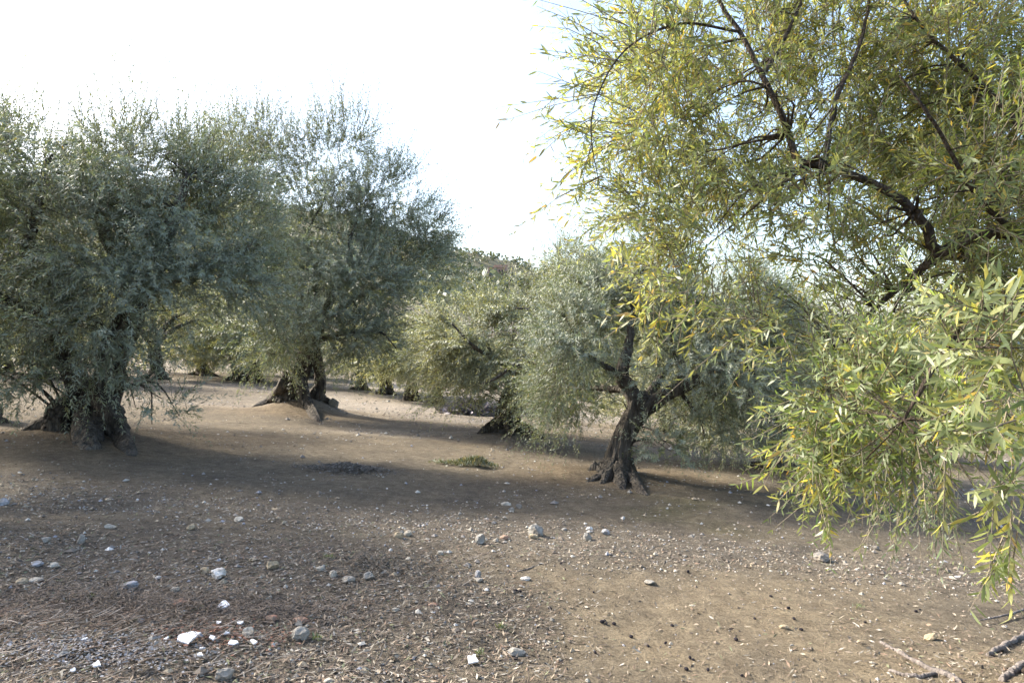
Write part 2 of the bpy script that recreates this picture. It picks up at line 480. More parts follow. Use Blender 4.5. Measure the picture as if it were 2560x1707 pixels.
def shoots(clumps, total, length, upness, droop, centre):
    """starting points, directions and lengths of leafy shoots filling the clumps (cx,cy,cz,rx,ry,rz,weight)"""
    C = np.array(clumps); w = C[:, 6] * (C[:, 3] * C[:, 4] * C[:, 5]) ** 0.72; w = w / w.sum()
    k = rng.choice(len(C), total, p=w)
    # every clump is made of a handful of smaller sprays with gaps between
    NS = 16
    su = unit(rng.normal(size=(len(C), NS, 3))) * rng.uniform(.35, .95, (len(C), NS, 1))
    sw = rng.uniform(.28, .56, (len(C), NS))
    j = rng.integers(NS, size=total)
    u2 = unit(rng.normal(size=(total, 3))) * (rng.random(total) ** (1 / 2.0))[:, None]
    q = su[k, j] + u2 * sw[k, j][:, None]
    r = np.minimum(np.linalg.norm(q, axis=1), 1.1); u = unit(q)
    p = C[k, :3] + u * C[k, 3:6] * r[:, None]
    out = unit(p - np.asarray(centre)[None] + 1e-6)
    loc = unit(u * C[k, 3:6])
    up = np.clip(upness + 0.9 * loc[:, 2] * r, -0.7, 1.6)
    d = unit(0.55 * out * np.array([1, 1, 0.3]) + 0.55 * loc + np.array([0, 0, 1.0])[None] * up[:, None] + rng.normal(size=(total, 3)) * 0.42)
    L = length * rng.uniform(0.45, 1.35, total)
    tall = (rng.random(total) < 0.10) & (loc[:, 2] > 0.3)
    L[tall] *= 1.7
    g = droop * rng.uniform(0.3, 1.6, total) * np.where(loc[:, 2] > 0.35, 0.3, 1.0)
    return p, d, L, g, k

def grow(mL, mT, p, d, L, g, nodes, leaf, tone, near=False, tr=0.003, keep=0.9, tmin=0.12, skip=True):
    S = len(p)
    t = np.linspace(tmin, 1.0, nodes)[None] + rng.uniform(-0.4, 0.4, (S, nodes)) / nodes
    zz = np.array([0, 0, 1.0])
    side = unit(np.cross(d, rng.normal(size=(S, 3))))
    bend = rng.normal(size=(S, 1)) * 0.18
    tint = np.repeat(rng.uniform(.72, 1.28, (S, 1)) * np.stack([rng.uniform(.93, 1.1, S), np.ones(S), rng.uniform(.8, 1.15, S)], -1), nodes, 0)
    def P(t): return p[:, None] + d[:, None] * (L[:, None] * t)[..., None] - zz * (g[:, None] * L[:, None] * t ** 2)[..., None] + side[:, None] * (bend * L[:, None] * t ** 2)[..., None]
    X = P(t)
    T = unit(d[:, None] - zz * (2 * g[:, None] * t)[..., None] + side[:, None] * (2 * bend * t)[..., None])
    A = unit(np.cross(T, side[:, None] + 0 * T + 0.01)); B = np.cross(T, A)
    ph = rng.uniform(0, 6.28, (S, 1)) + np.arange(nodes)[None] * 1.571 + rng.normal(size=(S, nodes)) * 0.35
    for sgn in (0, np.pi):
        q = ph + sgn
        sd = A * np.cos(q)[..., None] + B * np.sin(q)[..., None]
        ang = rng.uniform(0.5, 1.15, (S, nodes))[..., None]
        ld = T * np.cos(ang) + sd * np.sin(ang) - zz * rng.uniform(0, 0.25, (S, nodes))[..., None]
        nn = T * np.sin(ang) - sd * np.cos(ang) + zz * 0.35 + rng.normal(size=(S, nodes, 3)) * 0.28
        k = (rng.random((S, nodes)) < keep).ravel()
        M = k.sum()
        ll = leaf * rng.uniform(0.65, 1.2, M) * (1.05 - 0.35 * np.clip(t, 0, 1).ravel()[k] ** 3)
        lw = ll * (rng.uniform(0.16, 0.22, M) if near else rng.uniform(0.17, 0.25, M))
        # the yellow of a shoot goes by shoot as well as by leaf
        leaves_mesh(mL, X.reshape(-1, 3)[k], ld.reshape(-1, 3)[k], nn.reshape(-1, 3)[k], ll, lw, np.clip(leaf_colour(M, tone) * tint[k], .008, 1), near)
    if skip:
        p, d, L, g, side, bend = p[::2], d[::2], L[::2], g[::2], side[::2], bend[::2]; S = len(p)
    # the stems of the shoots: three-sided, four rings
    tt = np.linspace(0, 1, 3)
    Y = P(np.broadcast_to(tt[None], (S, 3)))
    a2 = unit(np.cross(d, side)); rad = tr * np.linspace(1.3, 0.35, 3)
    th = np.arange(3) * 2.094
    ring = side[:, None, None] * np.cos(th)[None, None, :, None] + a2[:, None, None] * np.sin(th)[None, None, :, None]
    V = (Y[:, :, None] + ring * rad[None, :, None, None]).reshape(-1, 3)
    b0 = (np.arange(S) * 9)[:, None, None, None] + (np.arange(2) * 3)[None, :, None, None]
    j = np.arange(3)[None, None, :, None]
    jn = (j + 1) % 3
    Q = np.concatenate([b0 + j, b0 + jn, b0 + 3 + jn, b0 + 3 + j], -1).reshape(-1, 4)
    mT.put(V, Q=Q)

def nearest_on(limbs, q):
    best = None
    for P, rad in limbs:
        X, rr = catmull(P, rad, 14)
        X = X[4:]; rr = rr[4:]
        dd = np.linalg.norm(X - q[None], axis=1) + 0.25 * np.maximum(0, X[:, 2] - q[2])
        k = dd.argmin()
        if best is None or dd[k] < best[0]: best = (dd[k], X[k], rr[k])
    return best[1], best[2]

def olive(key, label, trunk, limbs, roots, clumps, n_shoots, nodes, leaf, tone, length=0.62, upness=0.45, droop=0.25, group='old olive trees of the grove',
          mats=None, near=False, sub=4, tsides=72, gn=0.21, tr=0.003, keep=0.9, extra=None, spires=0):
    bm_, lm_ = mats or (M_BARK, M_LEAF)
    base = np.array(trunk[0][0][0], float)
    site = np.array([base[0], base[1], terrain(base[0], base[1])])
    root = add('olive_tree', None, None, label, 'tree', group, loc=site)
    off = -site
    def part(name, m, mat, parent=root, kind=None, sm=True):
        m.V = [v_ + off for v_ in m.V]
        o = add(name, m.mesh(name, mat, sm), parent, kind=kind)
        return o
    m = Mesh()
    for i, (P, rad) in enumerate(trunk):
        V, Q, T = tube(P, rad, 46, tsides, gn, 100 + i + len(key) * 31 + ord(key[0]), 0.03)
        m.put(V, Q, T)
    tk = part('trunk', m, bm_)
    for i, (P, rad) in enumerate(roots):
        m = Mesh(); V, Q, T = tube(P, rad, 26, 24, gn * 1.1, 300 + i * 7 + ord(key[0]), 0.05); m.put(V, Q, T)
        part('root', m, bm_, tk)
    for i, (P, rad) in enumerate(limbs):
        m = Mesh(); V, Q, T = tube(P, rad, 30, 14, gn * 0.6, 500 + i * 5 + ord(key[0]), 0.16); m.put(V, Q, T)
        part('limb', m, bm_)
    # lesser branches from the limbs into every clump
    m = Mesh(); nb = 0
    for c in clumps:
        c = np.array(c)
        for q in range(sub):
            e = c[:3] + unit(rng.normal(size=3)) * c[3:6] * rng.uniform(0.3, 0.95)
            s, r0 = nearest_on(limbs + trunk, e)
            ln = np.linalg.norm(e - s)
            if ln < 0.12: continue
            mid = (s + e) / 2 + rng.normal(size=3) * ln * 0.12 + np.array([0, 0, 0.12 * ln])
            r1 = min(r0 * 0.5, 0.006 + 0.012 * ln)
            V, Q, T = tube([s, mid, e], [r1, r1 * 0.62, r1 * 0.22], 8, 5, 0, 900 + nb, 0.6); nb += 1
            m.put(V, Q, T)
    part('branches', m, bm_ if not near else M_BARK_NEAR, kind='stuff')
    mL, mT = Mesh(), Mesh()
    ctr = np.average(np.array(clumps)[:, :3], axis=0, weights=np.array(clumps)[:, 6]) - np.array([0, 0, 0.5])
    p, d, L, g, k = shoots(clumps, n_shoots, length, upness, droop, ctr)
    gz = terrain(p[:, 0], p[:, 1], False)
    ok = p[:, 2] > gz + 0.25
    p, d, L, g = p[ok], d[ok], L[ok], g[ok]
    tip = p[:, 2] + d[:, 2] * L - g * L
    lowt = tip < gz[ok] + 0.1
    d[lowt, 2] = np.abs(d[lowt, 2]) * 0.5; g[lowt] *= 0.3
    if near:                                   # only the nearest leaves need more than four corners
        L = L * np.clip(p[:, 1] / 3.4, .45, 1.0)
        nr = p[:, 1] < 2.95
        grow(mL, mT, p[nr], d[nr], L[nr], g[nr], nodes - 2, leaf * .93, ((0.075, 0.120, 0.045), (0.19, 0.225, 0.10), tone[2] * .9, .22), True, tr, keep, skip=False)
        mFar = Mesh()
        grow(mFar, mT, p[~nr], d[~nr], L[~nr], g[~nr], nodes, leaf * 1.05, (tone[0], tone[1], tone[2] * 1.3, tone[3]), False, tr, keep, skip=False)
    else:
        grow(mL, mT, p, d, L, g, nodes, leaf, tone, near, tr, keep)
    if extra: extra(mL, mT)
    if spires:
        C_ = np.array(clumps); C_ = C_[np.argsort(-(C_[:, 2] + C_[:, 5]))][:5]
        kk = rng.integers(len(C_), size=spires); aa = rng.uniform(0, 6.28, spires); rr = np.sqrt(rng.random(spires)) * .95
        sp = C_[kk, :3] + np.stack([np.cos(aa) * rr * C_[kk, 3], np.sin(aa) * rr * C_[kk, 4], np.sqrt(1 - rr ** 2) * C_[kk, 5] * .75], -1)
        sd = unit(np.stack([np.cos(aa) * rr * .35 + rng.normal(size=spires) * .12, rng.normal(size=spires) * .15, np.ones(spires)], -1))
        grow(mL, mT, sp, sd, rng.uniform(.5, 1.4, spires) * (leaf / .075), np.zeros(spires), nodes + 2, leaf * .85, tone, near, tr, .72)
    part('twigs', mT, M_TWIG, kind='stuff')
    if near: return root, mL, off, mFar
    part('crown', mL, lm_, kind='stuff', sm=False)
    return root

def clump_px(Y, rows):
    """rows: pixel x, pixel y, half width px, half height px, depth offset m, half depth m, weight"""
    out = []
    for px, py, rx, ry, dy, rd, w in rows:
        c = at(px, py, Y + dy); s = (Y + dy) / FOC
        out.append((c[0], c[1], c[2], rx * s, rd, ry * s, w))
    return out

def pts(Y, rows):          # pixel x, pixel y, depth offset, radius m  ->  points, radii
    return [at(px, py, Y + dy) for px, py, dy, r in rows], [r for *_, r in rows]

def into(site, ang, ln, r0, z0=0.25, seed=0, bend=0.3):
    """a surface root: leaves the trunk, runs out along the ground and dives in"""
    a = np.array([math.cos(ang), math.sin(ang), 0]); b = np.array([-math.sin(ang), math.cos(ang), 0])
    P = []; rr = []
    for t, h, k in ((0.0, z0, 1.0), (0.35, 0.42 * z0, 0.85), (0.7, 0.04, 0.62), (1.0, -0.10, 0.36)):
        q = site + a * ln * t + b * bend * ln * t * t
        q[2] = terrain(q[0], q[1]) + h; P.append(q); rr.append(r0 * k)
    return P, rr

def root_px(Y, air, soil, rads):
    P = [at(px, py, Y + dy) for px, py, dy in air]
    for k, (px, py) in enumerate(soil):
        q = ground_hit(px, py); q[2] -= (0.0 if k < len(soil) - 1 else 0.06); P.append(q)
    return P, rads

# --- A: the old tree at the left, two stems from one burred foot
s = SITE['A']; Y = s[1]
def low(p, dz): q = np.array(p, float); q[2] = terrain(q[0], q[1]) + dz; return q
trunkA = [
    ([low(s + [0.0, 0, 0], -0.15), low(s + [0.02, 0, 0], 0.25), at(262, 985, Y), at(285, 880, Y), at(330, 790, Y), at(352, 715, Y)], [0.34, 0.26, 0.20, 0.185, 0.165, 0.13]),
    ([low(s + [-0.18, 0.1, 0], -0.15), low(s + [-0.22, 0.1, 0], 0.3), at(190, 960, Y + .1), at(160, 880, Y + .15), at(105, 800, Y + .2), at(40, 740, Y + .3)], [0.28, 0.21, 0.16, 0.14, 0.115, 0.09]),
    ([low(s + [-0.30, -0.26, 0], -0.15), low(s + [-0.28, -0.22, 0], 0.15), low(s + [-0.18, -0.1, 0], 0.40)], [0.22, 0.22, 0.12]),
]
limbsA = [pts(Y, [(345, 720, 0, .16), (400, 640, -.3, .12), (430, 560, -.5, .09), (470, 440, -.6, .045)]),
          pts(Y, [(335, 770, 0, .15), (300, 660, .4, .11), (250, 540, .6, .08), (245, 400, .7, .04)]),
          pts(Y, [(345, 735, 0, .13), (450, 690, .3, .09), (560, 650, .5, .06), (640, 600, .5, .03)]),
          pts(Y, [(100, 795, .2, .14), (60, 680, -.2, .10), (90, 540, -.5, .07), (120, 400, -.6, .04)]),
          pts(Y, [(110, 805, .2, .12), (20, 760, -.6, .09), (-80, 700, -1.1, .06), (-150, 640, -1.3, .03)])]
rootsA = [root_px(Y, [(255, 985, -.1), (278, 1040, -.35)], [(300, 1092), (318, 1120), (332, 1138)], [.17, .16, .13, .10, .06]), root_px(Y, [(225, 1040, -.2)], [(215, 1100), (232, 1122)], [.20, .19, .11]), into(s + np.array([-.3, 0, 0]), -2.9, 0.6, 0.13, 0.25, 3), into(s, 1.4, 0.9, 0.17, 0.3, 4)]
clA = clump_px(Y, [(170, 420, 180, 130, 0, 1.1, .62), (330, 390, 120, 110, -.2, .8, .55), (20, 450, 150, 140, .1, 1.0, .65), (430, 560, 190, 150, -.3, 1.1, 1.1),
                   (220, 610, 240, 150, -.7, 1.0, 1.2), (-40, 650, 190, 170, -.3, 1.1, 1), (560, 680, 120, 110, -.2, .8, 1), (90, 800, 150, 90, -1.1, .7, 1),
                   (400, 720, 170, 80, -.8, .7, 1), (40, 940, 90, 75, -1.3, .5, .8), (410, 1010, 85, 55, -1.0, .4, .42), (300, 880, 100, 70, -.9, .4, .55), (470, 420, 120, 110, 0.2, .9, .6), (-120, 850, 130, 130, -1, .7, .8),
                   (250, 800, 150, 80, -1.2, .5, .8), (190, 930, 110, 70, -1.1, .35, .55), (560, 480, 110, 110, .3, .9, .8), (620, 590, 100, 90, .1, .8, .9), (640, 720, 90, 70, -.3, .6, .8), (330, 470, 150, 110, -.3, .9, .9)])
olive('A', 'gnarled old olive at left, two dark stems spreading from one burred foot', trunkA, limbsA, rootsA, clA, 5700, 17, 0.074, TONE_MID, droop=0.3, spires=300)

# --- B: hollow-footed tree behind it, standing astride a mound
s = SITE['B']; Y = s[1]
trunkB = [
    ([low(s + [-0.25, -.15, 0], -0.1), at(720, 985, Y - .1), at(745, 945, Y), at(760, 905, Y), at(780, 850, Y), at(800, 800, Y)], [0.25, 0.20, 0.20, 0.19, 0.17, 0.15]),
    ([low(s + [0.42, .2, 0], -0.1), at(800, 965, Y + .2), at(797, 930, Y + .2), at(790, 890, Y + .1), at(790, 850, Y + .1)], [0.22, 0.13, 0.115, 0.12, 0.11]),
]
limbsB = [pts(Y, [(795, 815, 0, 0.112), (840, 720, -.4, 0.081), (870, 620, -.6, 0.05), (900, 520, -.9, 0.018)]),
          pts(Y, [(790, 830, 0, 0.099), (720, 720, .4, 0.074), (680, 620, .6, 0.04), (640, 530, .8, 0.015)]),
          pts(Y, [(798, 810, 0, 0.093), (900, 740, .5, 0.062), (1000, 680, .8, 0.043), (1070, 620, .9, 0.019)]),
          pts(Y, [(785, 840, 0, 0.087), (700, 800, -.8, 0.056), (620, 760, -1.3, 0.037), (560, 720, -1.5, 0.019)]),
          pts(Y, [(795, 820, 0, 0.093), (790, 700, 0, 0.074), (770, 590, .2, 0.04), (810, 500, .5, 0.015)]),
          pts(Y, [(795, 850, .1, 0.074), (880, 830, -.8, 0.050), (950, 830, -1.2, 0.031), (990, 870, -1.4, 0.012)])]
rootsB = [root_px(Y, [(735, 930, -.1), (752, 968, -.25)], [(765, 1005), (782, 1032), (798, 1054)], [.17, .17, .15, .12, .06]), root_px(Y, [(725, 940, -.1), (700, 975, -.15)], [(672, 1003), (645, 1015), (622, 1020)], [.17, .15, .11, .07, .035]), root_px(Y, [(718, 965, -.15)], [(700, 1000), (690, 1018)], [.12, .10, .05]), into(s + np.array([.42, .2, 0]), 0.1, 0.6, 0.12, 0.2, 4)]
clB = clump_px(Y, [(820, 420, 150, 100, 0, 1.2, .55), (690, 420, 120, 100, .3, 1.1, .5), (570, 430, 110, 110, .3, 1.0, .8), (930, 480, 110, 100, -.1, 1.2, .6), (800, 560, 230, 110, -.5, 1.5, 1.1), (990, 590, 110, 95, .1, 1.1, 1.1),
                   (1050, 680, 85, 85, .2, .9, 1.2), (900, 700, 170, 100, -.8, 1.2, 1.3), (690, 690, 180, 110, -.8, 1.2, 1.3), (800, 810, 170, 75, -1.2, .9, 1.2), (900, 840, 80, 65, -1.2, .6, 1), (660, 840, 120, 75, -1.2, .8, 1.1), (590, 580, 110, 120, .2, 1.1, 1.1), (860, 905, 80, 40, -.9, .5, .7), (960, 770, 80, 60, -.5, .7, .9), (1085, 590, 45, 60, .1, .7, .7), (1000, 490, 70, 80, 0, .8, .6), (640, 350, 90, 70, .2, .8, .65), (870, 350, 80, 70, .1, .8, .4)])
olive('B', 'tall olive on a soil mound, trunk split into leaning buttress roots', trunkB, limbsB, rootsB, clB, 6700, 17, 0.092, TONE_MID, length=0.8, droop=0.25, tr=0.004, spires=330)

# --- C: the leaning tree right of the middle
s = SITE['C']; Y = s[1]
trunkC = [([low(s + [-.05, 0, 0], -0.12), at(1540, 1165, Y), at(1557, 1105, Y), at(1578, 1055, Y), at(1600, 1008, Y), at(1612, 985, Y)], [0.27, 0.185, 0.148, 0.14, 0.155, 0.10])]
limbsC = [pts(Y, [(1598, 1030, 0, 0.128), (1575, 975, 0, 0.112), (1552, 935, -.1, 0.098), (1570, 880, -.1, 0.075), (1580, 800, 0, 0.045), (1600, 680, .2, 0.019)]),
          pts(Y, [(1600, 1030, 0, 0.128), (1660, 990, -.1, 0.105), (1730, 955, -.2, 0.083), (1795, 925, -.3, 0.064), (1840, 885, -.3, 0.045), (1920, 840, -.2, 0.022)]),
          pts(Y, [(1555, 940, -.1, 0.05), (1490, 900, -.5, 0.032), (1420, 860, -.8, 0.018), (1370, 850, -1.0, 0.008)]),
          pts(Y, [(1700, 970, -.15, 0.068), (1705, 930, .2, 0.053), (1690, 880, .4, 0.041), (1670, 780, .5, 0.019)]),
          pts(Y, [(1610, 1010, 0, 0.090), (1640, 960, .6, 0.068), (1690, 880, 1.1, 0.045), (1730, 760, 1.3, 0.022)]),
          pts(Y, [(1830, 895, -.3, 0.038), (1880, 930, -.7, 0.030), (1870, 1010, -.9, 0.015)]),
          pts(Y, [(1575, 975, 0, 0.068), (1500, 970, .6, 0.045), (1430, 970, .9, 0.022)])]
rootsC = [root_px(Y, [(1560, 1150, -.1), (1572, 1180, -.15)], [(1590, 1212), (1605, 1230), (1622, 1244)], [.12, .11, .085, .06, .025]), root_px(Y, [(1535, 1160, -.1)], [(1505, 1192), (1482, 1200), (1458, 1206)], [.10, .075, .05, .02]), root_px(Y, [(1535, 1165, -.12)], [(1510, 1204), (1495, 1213)], [.09, .06, .025]), root_px(Y, [(1550, 1165, -.15)], [(1552, 1212), (1556, 1224)], [.11, .09, .04]), into(s, 1.2, 0.7, 0.085, 0.2, 4)]
clC = clump_px(Y, [(1440, 850, 130, 90, -.5, .8, 1), (1580, 740, 170, 90, .2, 1.0, 1), (1780, 790, 150, 110, .1, 1.0, 1), (1860, 930, 120, 110, -.5, .8, 1), (1430, 990, 120, 75, .4, .8, .9),
                   (1780, 1010, 100, 70, .3, .6, .8), (1660, 1120, 75, 60, -.3, .4, .55), (1500, 720, 130, 80, .4, .9, .8), (1900, 800, 90, 100, .3, .8, .8), (1640, 850, 110, 60, .8, .5, .6), (1880, 1060, 80, 70, -.4, .5, .6), (1640, 650, 110, 70, .5, .8, .6), (1740, 1080, 70, 60, .2, .4, .5), (1380, 920, 80, 90, -.4, .6, .7), (1730, 920, 110, 55, -.6, .4, .6), (1620, 930, 90, 40, -.7, .3, .3), (1850, 850, 110, 70, -.3, .6, .8)])
olive('C', 'leaning olive with forked trunk and a root running to the right', trunkC, limbsC, rootsC, clC, 4300, 19, 0.066, TONE_MID, length=0.55, droop=0.4, upness=0.3)

# --- D: the sunlit round tree behind
s = SITE['D']; Y = s[1]
trunkD = [([low(s + [-.1, 0, 0], -0.12), at(1268, 1060, Y), at(1275, 1010, Y), at(1290, 960, Y), at(1300, 920, Y)], [0.36, 0.26, 0.22, 0.20, 0.15]),
          ([low(s + [.16, -.05, 0], -0.12), at(1287, 1060, Y - .05), at(1288, 1010, Y - .05), at(1296, 960, Y)], [0.20, 0.15, 0.14, 0.12])]
limbsD = [pts(Y, [(1298, 935, 0, 0.075), (1340, 895, -1.6, 0.065), (1290, 910, -1.9, 0.045), (1240, 945, -2.0, 0.025), (1200, 960, -2.0, 0.010)]),
          pts(Y, [(1298, 940, 0, 0.065), (1230, 890, -.8, 0.045), (1190, 870, -1.9, 0.030), (1130, 810, -2.1, 0.015)]),
          pts(Y, [(1300, 930, 0, 0.065), (1390, 820, -.6, 0.050), (1370, 780, -1.5, 0.035), (1290, 770, -1.8, 0.015)]),
          pts(Y, [(1300, 930, 0, 0.065), (1310, 820, .3, 0.045), (1320, 700, .4, 0.020)]),
          pts(Y, [(1300, 930, 0, 0.065), (1400, 880, .3, 0.045), (1480, 820, .4, 0.020)])]
rootsD = [into(s, -2.8, 0.8, 0.15, 0.3, 1), into(s, -0.6, 0.9, 0.14, 0.3, 2), into(s, -1.7, 0.6, 0.14, 0.25, 3)]
clD = clump_px(Y, [(1160, 835, 95, 75, -.6, 1.0, .9), (1290, 785, 140, 65, -.2, 1.3, .9), (1430, 745, 120, 90, 0, 1.2, 1), (1230, 870, 150, 90, -1.0, .9, 1.1), (1120, 880, 70, 80, -.3, .9, .9),
                   (1390, 870, 140, 110, -.8, .9, 1), (1420, 680, 90, 45, .2, 1.0, .7), (1215, 775, 80, 30, .2, 1, .6), (1160, 970, 90, 55, -.6, .7, .8), (1400, 1000, 120, 55, -.6, .7, .8), (1330, 960, 90, 60, -1.2, .5, .7), (1500, 850, 90, 120, .2, .9, .8)])
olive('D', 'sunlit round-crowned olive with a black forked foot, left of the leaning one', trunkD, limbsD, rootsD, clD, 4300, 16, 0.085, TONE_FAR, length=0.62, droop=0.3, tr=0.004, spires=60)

# --- generic olives: the rest of the grove
def grove_tree(key, x, y, h, w, label, n, nodes, leaf, seed, tone=TONE_FAR, group='olives further back in the grove', stems=1, lowcrown=0.35):
    r = np.random.default_rng(seed)
    z = float(terrain(x, y)); b = np.array([x, y, z])
    fork = h * r.uniform(0.25, 0.33)
    trunk = []; limbs = []
    for i in range(stems):
        o = np.array([(i - (stems - 1) / 2) * 0.34, r.uniform(-.15, .15), 0])
        le = r.uniform(-0.3, 0.3)
        trunk.append(([b + o + [0, 0, -.15], b + o + [le * .2, 0, fork * .4], b + o * 1.3 + [le, 0, fork]], [0.09 * h / math.sqrt(stems), 0.055 * h / math.sqrt(stems), 0.048 * h / math.sqrt(stems)]))
    nl = 6
    top = trunk[0][0][-1]
    clumps = []
    for i in range(nl):
        a = i / nl * 6.28 + r.uniform(-.4, .4); q = w * r.uniform(0.45, 0.75)
        e = b + np.array([math.cos(a) * q, math.sin(a) * q, h * r.uniform(0.5, 0.72)])
        limbs.append(([top, (top + e) / 2 + [0, 0, .1 * h * r.uniform(-.3, 1)], e], [0.03 * h, 0.02 * h, 0.006 * h]))
        clumps.append((*e, w * .48, w * .48, h * .17, 1))
        e2 = b + np.array([math.cos(a + .5) * w * .72, math.sin(a + .5) * w * .72, h * r.uniform(lowcrown, lowcrown + .12)])
        clumps.append((*e2, w * .34, w * .34, h * .12, .8))
    clumps.append((b[0], b[1], b[2] + h * .78, w * .6, w * .6, h * .14, 1))
    clumps.append((b[0] + r.uniform(-.4, .4), b[1], b[2] + h * .88, w * .4, w * .4, h * .08, .8))
    roots = [into(b, a, 0.18 * h, 0.03 * h, 0.06 * h) for a in (-2.7, -0.5, -1.6)]
    return olive(key, label, trunk, limbs, roots, clumps, n, nodes, leaf, tone, length=0.6, droop=0.3, group=group, sub=2, tsides=20, tr=0.005)

def gsite(px, py): q = ground_hit(px, py); return q[0], q[1]

def copy_tree(o, parent=None):
    c = o.copy(); COL.objects.link(c); c.parent = parent
    for ch in o.children: copy_tree(ch, c)
    return c

VAR = {}
def place(kind, x, y, h, w, label, group, rz=0.0):
    """first of a kind is grown in place, the others are copies of it, turned and scaled"""
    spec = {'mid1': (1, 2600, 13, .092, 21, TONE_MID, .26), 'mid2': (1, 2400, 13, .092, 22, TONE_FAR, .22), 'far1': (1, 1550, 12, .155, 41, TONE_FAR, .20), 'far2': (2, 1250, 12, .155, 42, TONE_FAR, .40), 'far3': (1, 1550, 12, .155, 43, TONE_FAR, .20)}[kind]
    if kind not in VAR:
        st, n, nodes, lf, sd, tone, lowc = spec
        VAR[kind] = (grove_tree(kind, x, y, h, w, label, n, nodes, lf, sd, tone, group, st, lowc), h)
        return
    src, h0 = VAR[kind]
    c = copy_tree(src); c['label'] = label; c['group'] = group
    c.location = (x, y, float(terrain(x, y))); c.rotation_euler = (0, 0, rz); k = h / h0; c.scale = (k, k, k)
GB = 'olives further back in the grove'
x, y = SITE['E'][:2]
place('mid1', x, y, 5.6, 2.7, 'olive cut off by the left edge, its trunk just out of view', GB)
place('mid1', -7.7, 7.0, 5.0, 2.3, 'nearest olive beyond the left edge, shading the bare ground', GB, 2.1)
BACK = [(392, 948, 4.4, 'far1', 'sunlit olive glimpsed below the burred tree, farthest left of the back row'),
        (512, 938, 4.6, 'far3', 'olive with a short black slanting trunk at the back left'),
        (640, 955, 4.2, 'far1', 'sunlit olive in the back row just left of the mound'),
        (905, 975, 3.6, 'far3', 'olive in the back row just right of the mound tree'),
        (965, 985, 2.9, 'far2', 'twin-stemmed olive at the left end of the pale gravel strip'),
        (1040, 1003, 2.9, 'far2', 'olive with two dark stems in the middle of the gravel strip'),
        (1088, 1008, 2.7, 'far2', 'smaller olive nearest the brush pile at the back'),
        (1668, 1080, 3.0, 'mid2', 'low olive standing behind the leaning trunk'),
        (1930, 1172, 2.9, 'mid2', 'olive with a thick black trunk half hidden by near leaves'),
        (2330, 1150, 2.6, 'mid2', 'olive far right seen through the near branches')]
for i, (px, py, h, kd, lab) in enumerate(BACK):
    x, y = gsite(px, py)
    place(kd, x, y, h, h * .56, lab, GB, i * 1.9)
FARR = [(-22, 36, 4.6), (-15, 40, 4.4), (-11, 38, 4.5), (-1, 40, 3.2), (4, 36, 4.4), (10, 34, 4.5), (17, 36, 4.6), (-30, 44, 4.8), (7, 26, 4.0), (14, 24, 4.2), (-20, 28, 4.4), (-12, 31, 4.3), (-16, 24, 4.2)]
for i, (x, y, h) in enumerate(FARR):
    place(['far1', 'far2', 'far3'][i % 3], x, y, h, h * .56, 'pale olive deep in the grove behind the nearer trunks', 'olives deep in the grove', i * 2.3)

# --- F: the near tree on the right, trunk out of view
s = SITE['F']
trunkF = [([low(s, -0.15), low(s + [0, 0, 0], 0.4), s + [-.05, 0, .9], s + [-.15, 0, 1.5]], [0.34, 0.24, 0.20, 0.16])]
limbsF = [([s + [-.1, 0, 1.3], s + [-.45, -.05, 2.15], at(2560, 592, 3.2), at(2440, 590, 3.2), at(2345, 632, 3.2), at(2310, 560, 3.2), at(2240, 490, 3.2), at(2150, 445, 3.2), at(2060, 415, 3.2), at(1995, 400, 3.2), at(1960, 300, 3.25), at(1905, 190, 3.3), at(1850, 80, 3.35), at(1790, -10, 3.4), at(1740, -160, 3.5)],
           [.065, .042, .026, .024, .025, .0215, .019, .0175, .0165, .0155, .0145, .013, .011, .0085, .005]),
          ([s + [-.1, 0, 1.4], s + [-.2, .1, 2.3], at(2500, 260, 3.6), at(2300, 60, 3.7), at(2200, -120, 3.8)], [.05, .03, .014, .008, .004]),
          ([s + [-.1, 0, 1.2], s + [-.5, -.6, 1.7], at(2500, 760, 2.1), at(2350, 900, 2.0), at(2260, 1050, 2.0)], [.06, .04, .016, .009, .004]),
          ([s + [-.1, 0, 1.3], s + [-.3, .5, 2.0], at(2380, 640, 3.9), at(2200, 760, 3.6), at(2100, 880, 3.0)], [.06, .04, .022, .012, .005]),
          ([s + [0, 0, 1.4], s + [.6, .2, 2.3], s + [1.1, .3, 3.2]], [.1, .07, .03]),
          ([at(1905, 190, 3.3), at(1960, 100, 3.5), at(2015, -20, 3.6)], [.014, .010, .006]),
          ([at(2345, 632, 3.2), at(2280, 700, 3.3), at(2230, 780, 3.4)], [.022, .014, .006]),
          ([at(2060, 415, 3.2), at(2090, 250, 3.4), at(2150, 110, 3.5), at(2180, -40, 3.6)], [.013, .011, .009, .006]),
          ([at(1850, 80, 3.35), at(1700, 60, 3.2), at(1570, 120, 3.1), at(1495, 235, 3.05), at(1478, 340, 3.05), at(1500, 470, 3.05)], [.007, .0055, .004, .003, .0025, .0015]),
          ([at(2560, 592, 3.2), at(2450, 500, 3.0), at(2330, 300, 2.9), at(2250, 190, 2.9)], [.014, .010, .007, .004])]
def cF(rows): return [clump_px(Yc, [(px, py, rx, ry, 0, rd, w)])[0] for px, py, rx, ry, Yc, rd, w in rows]
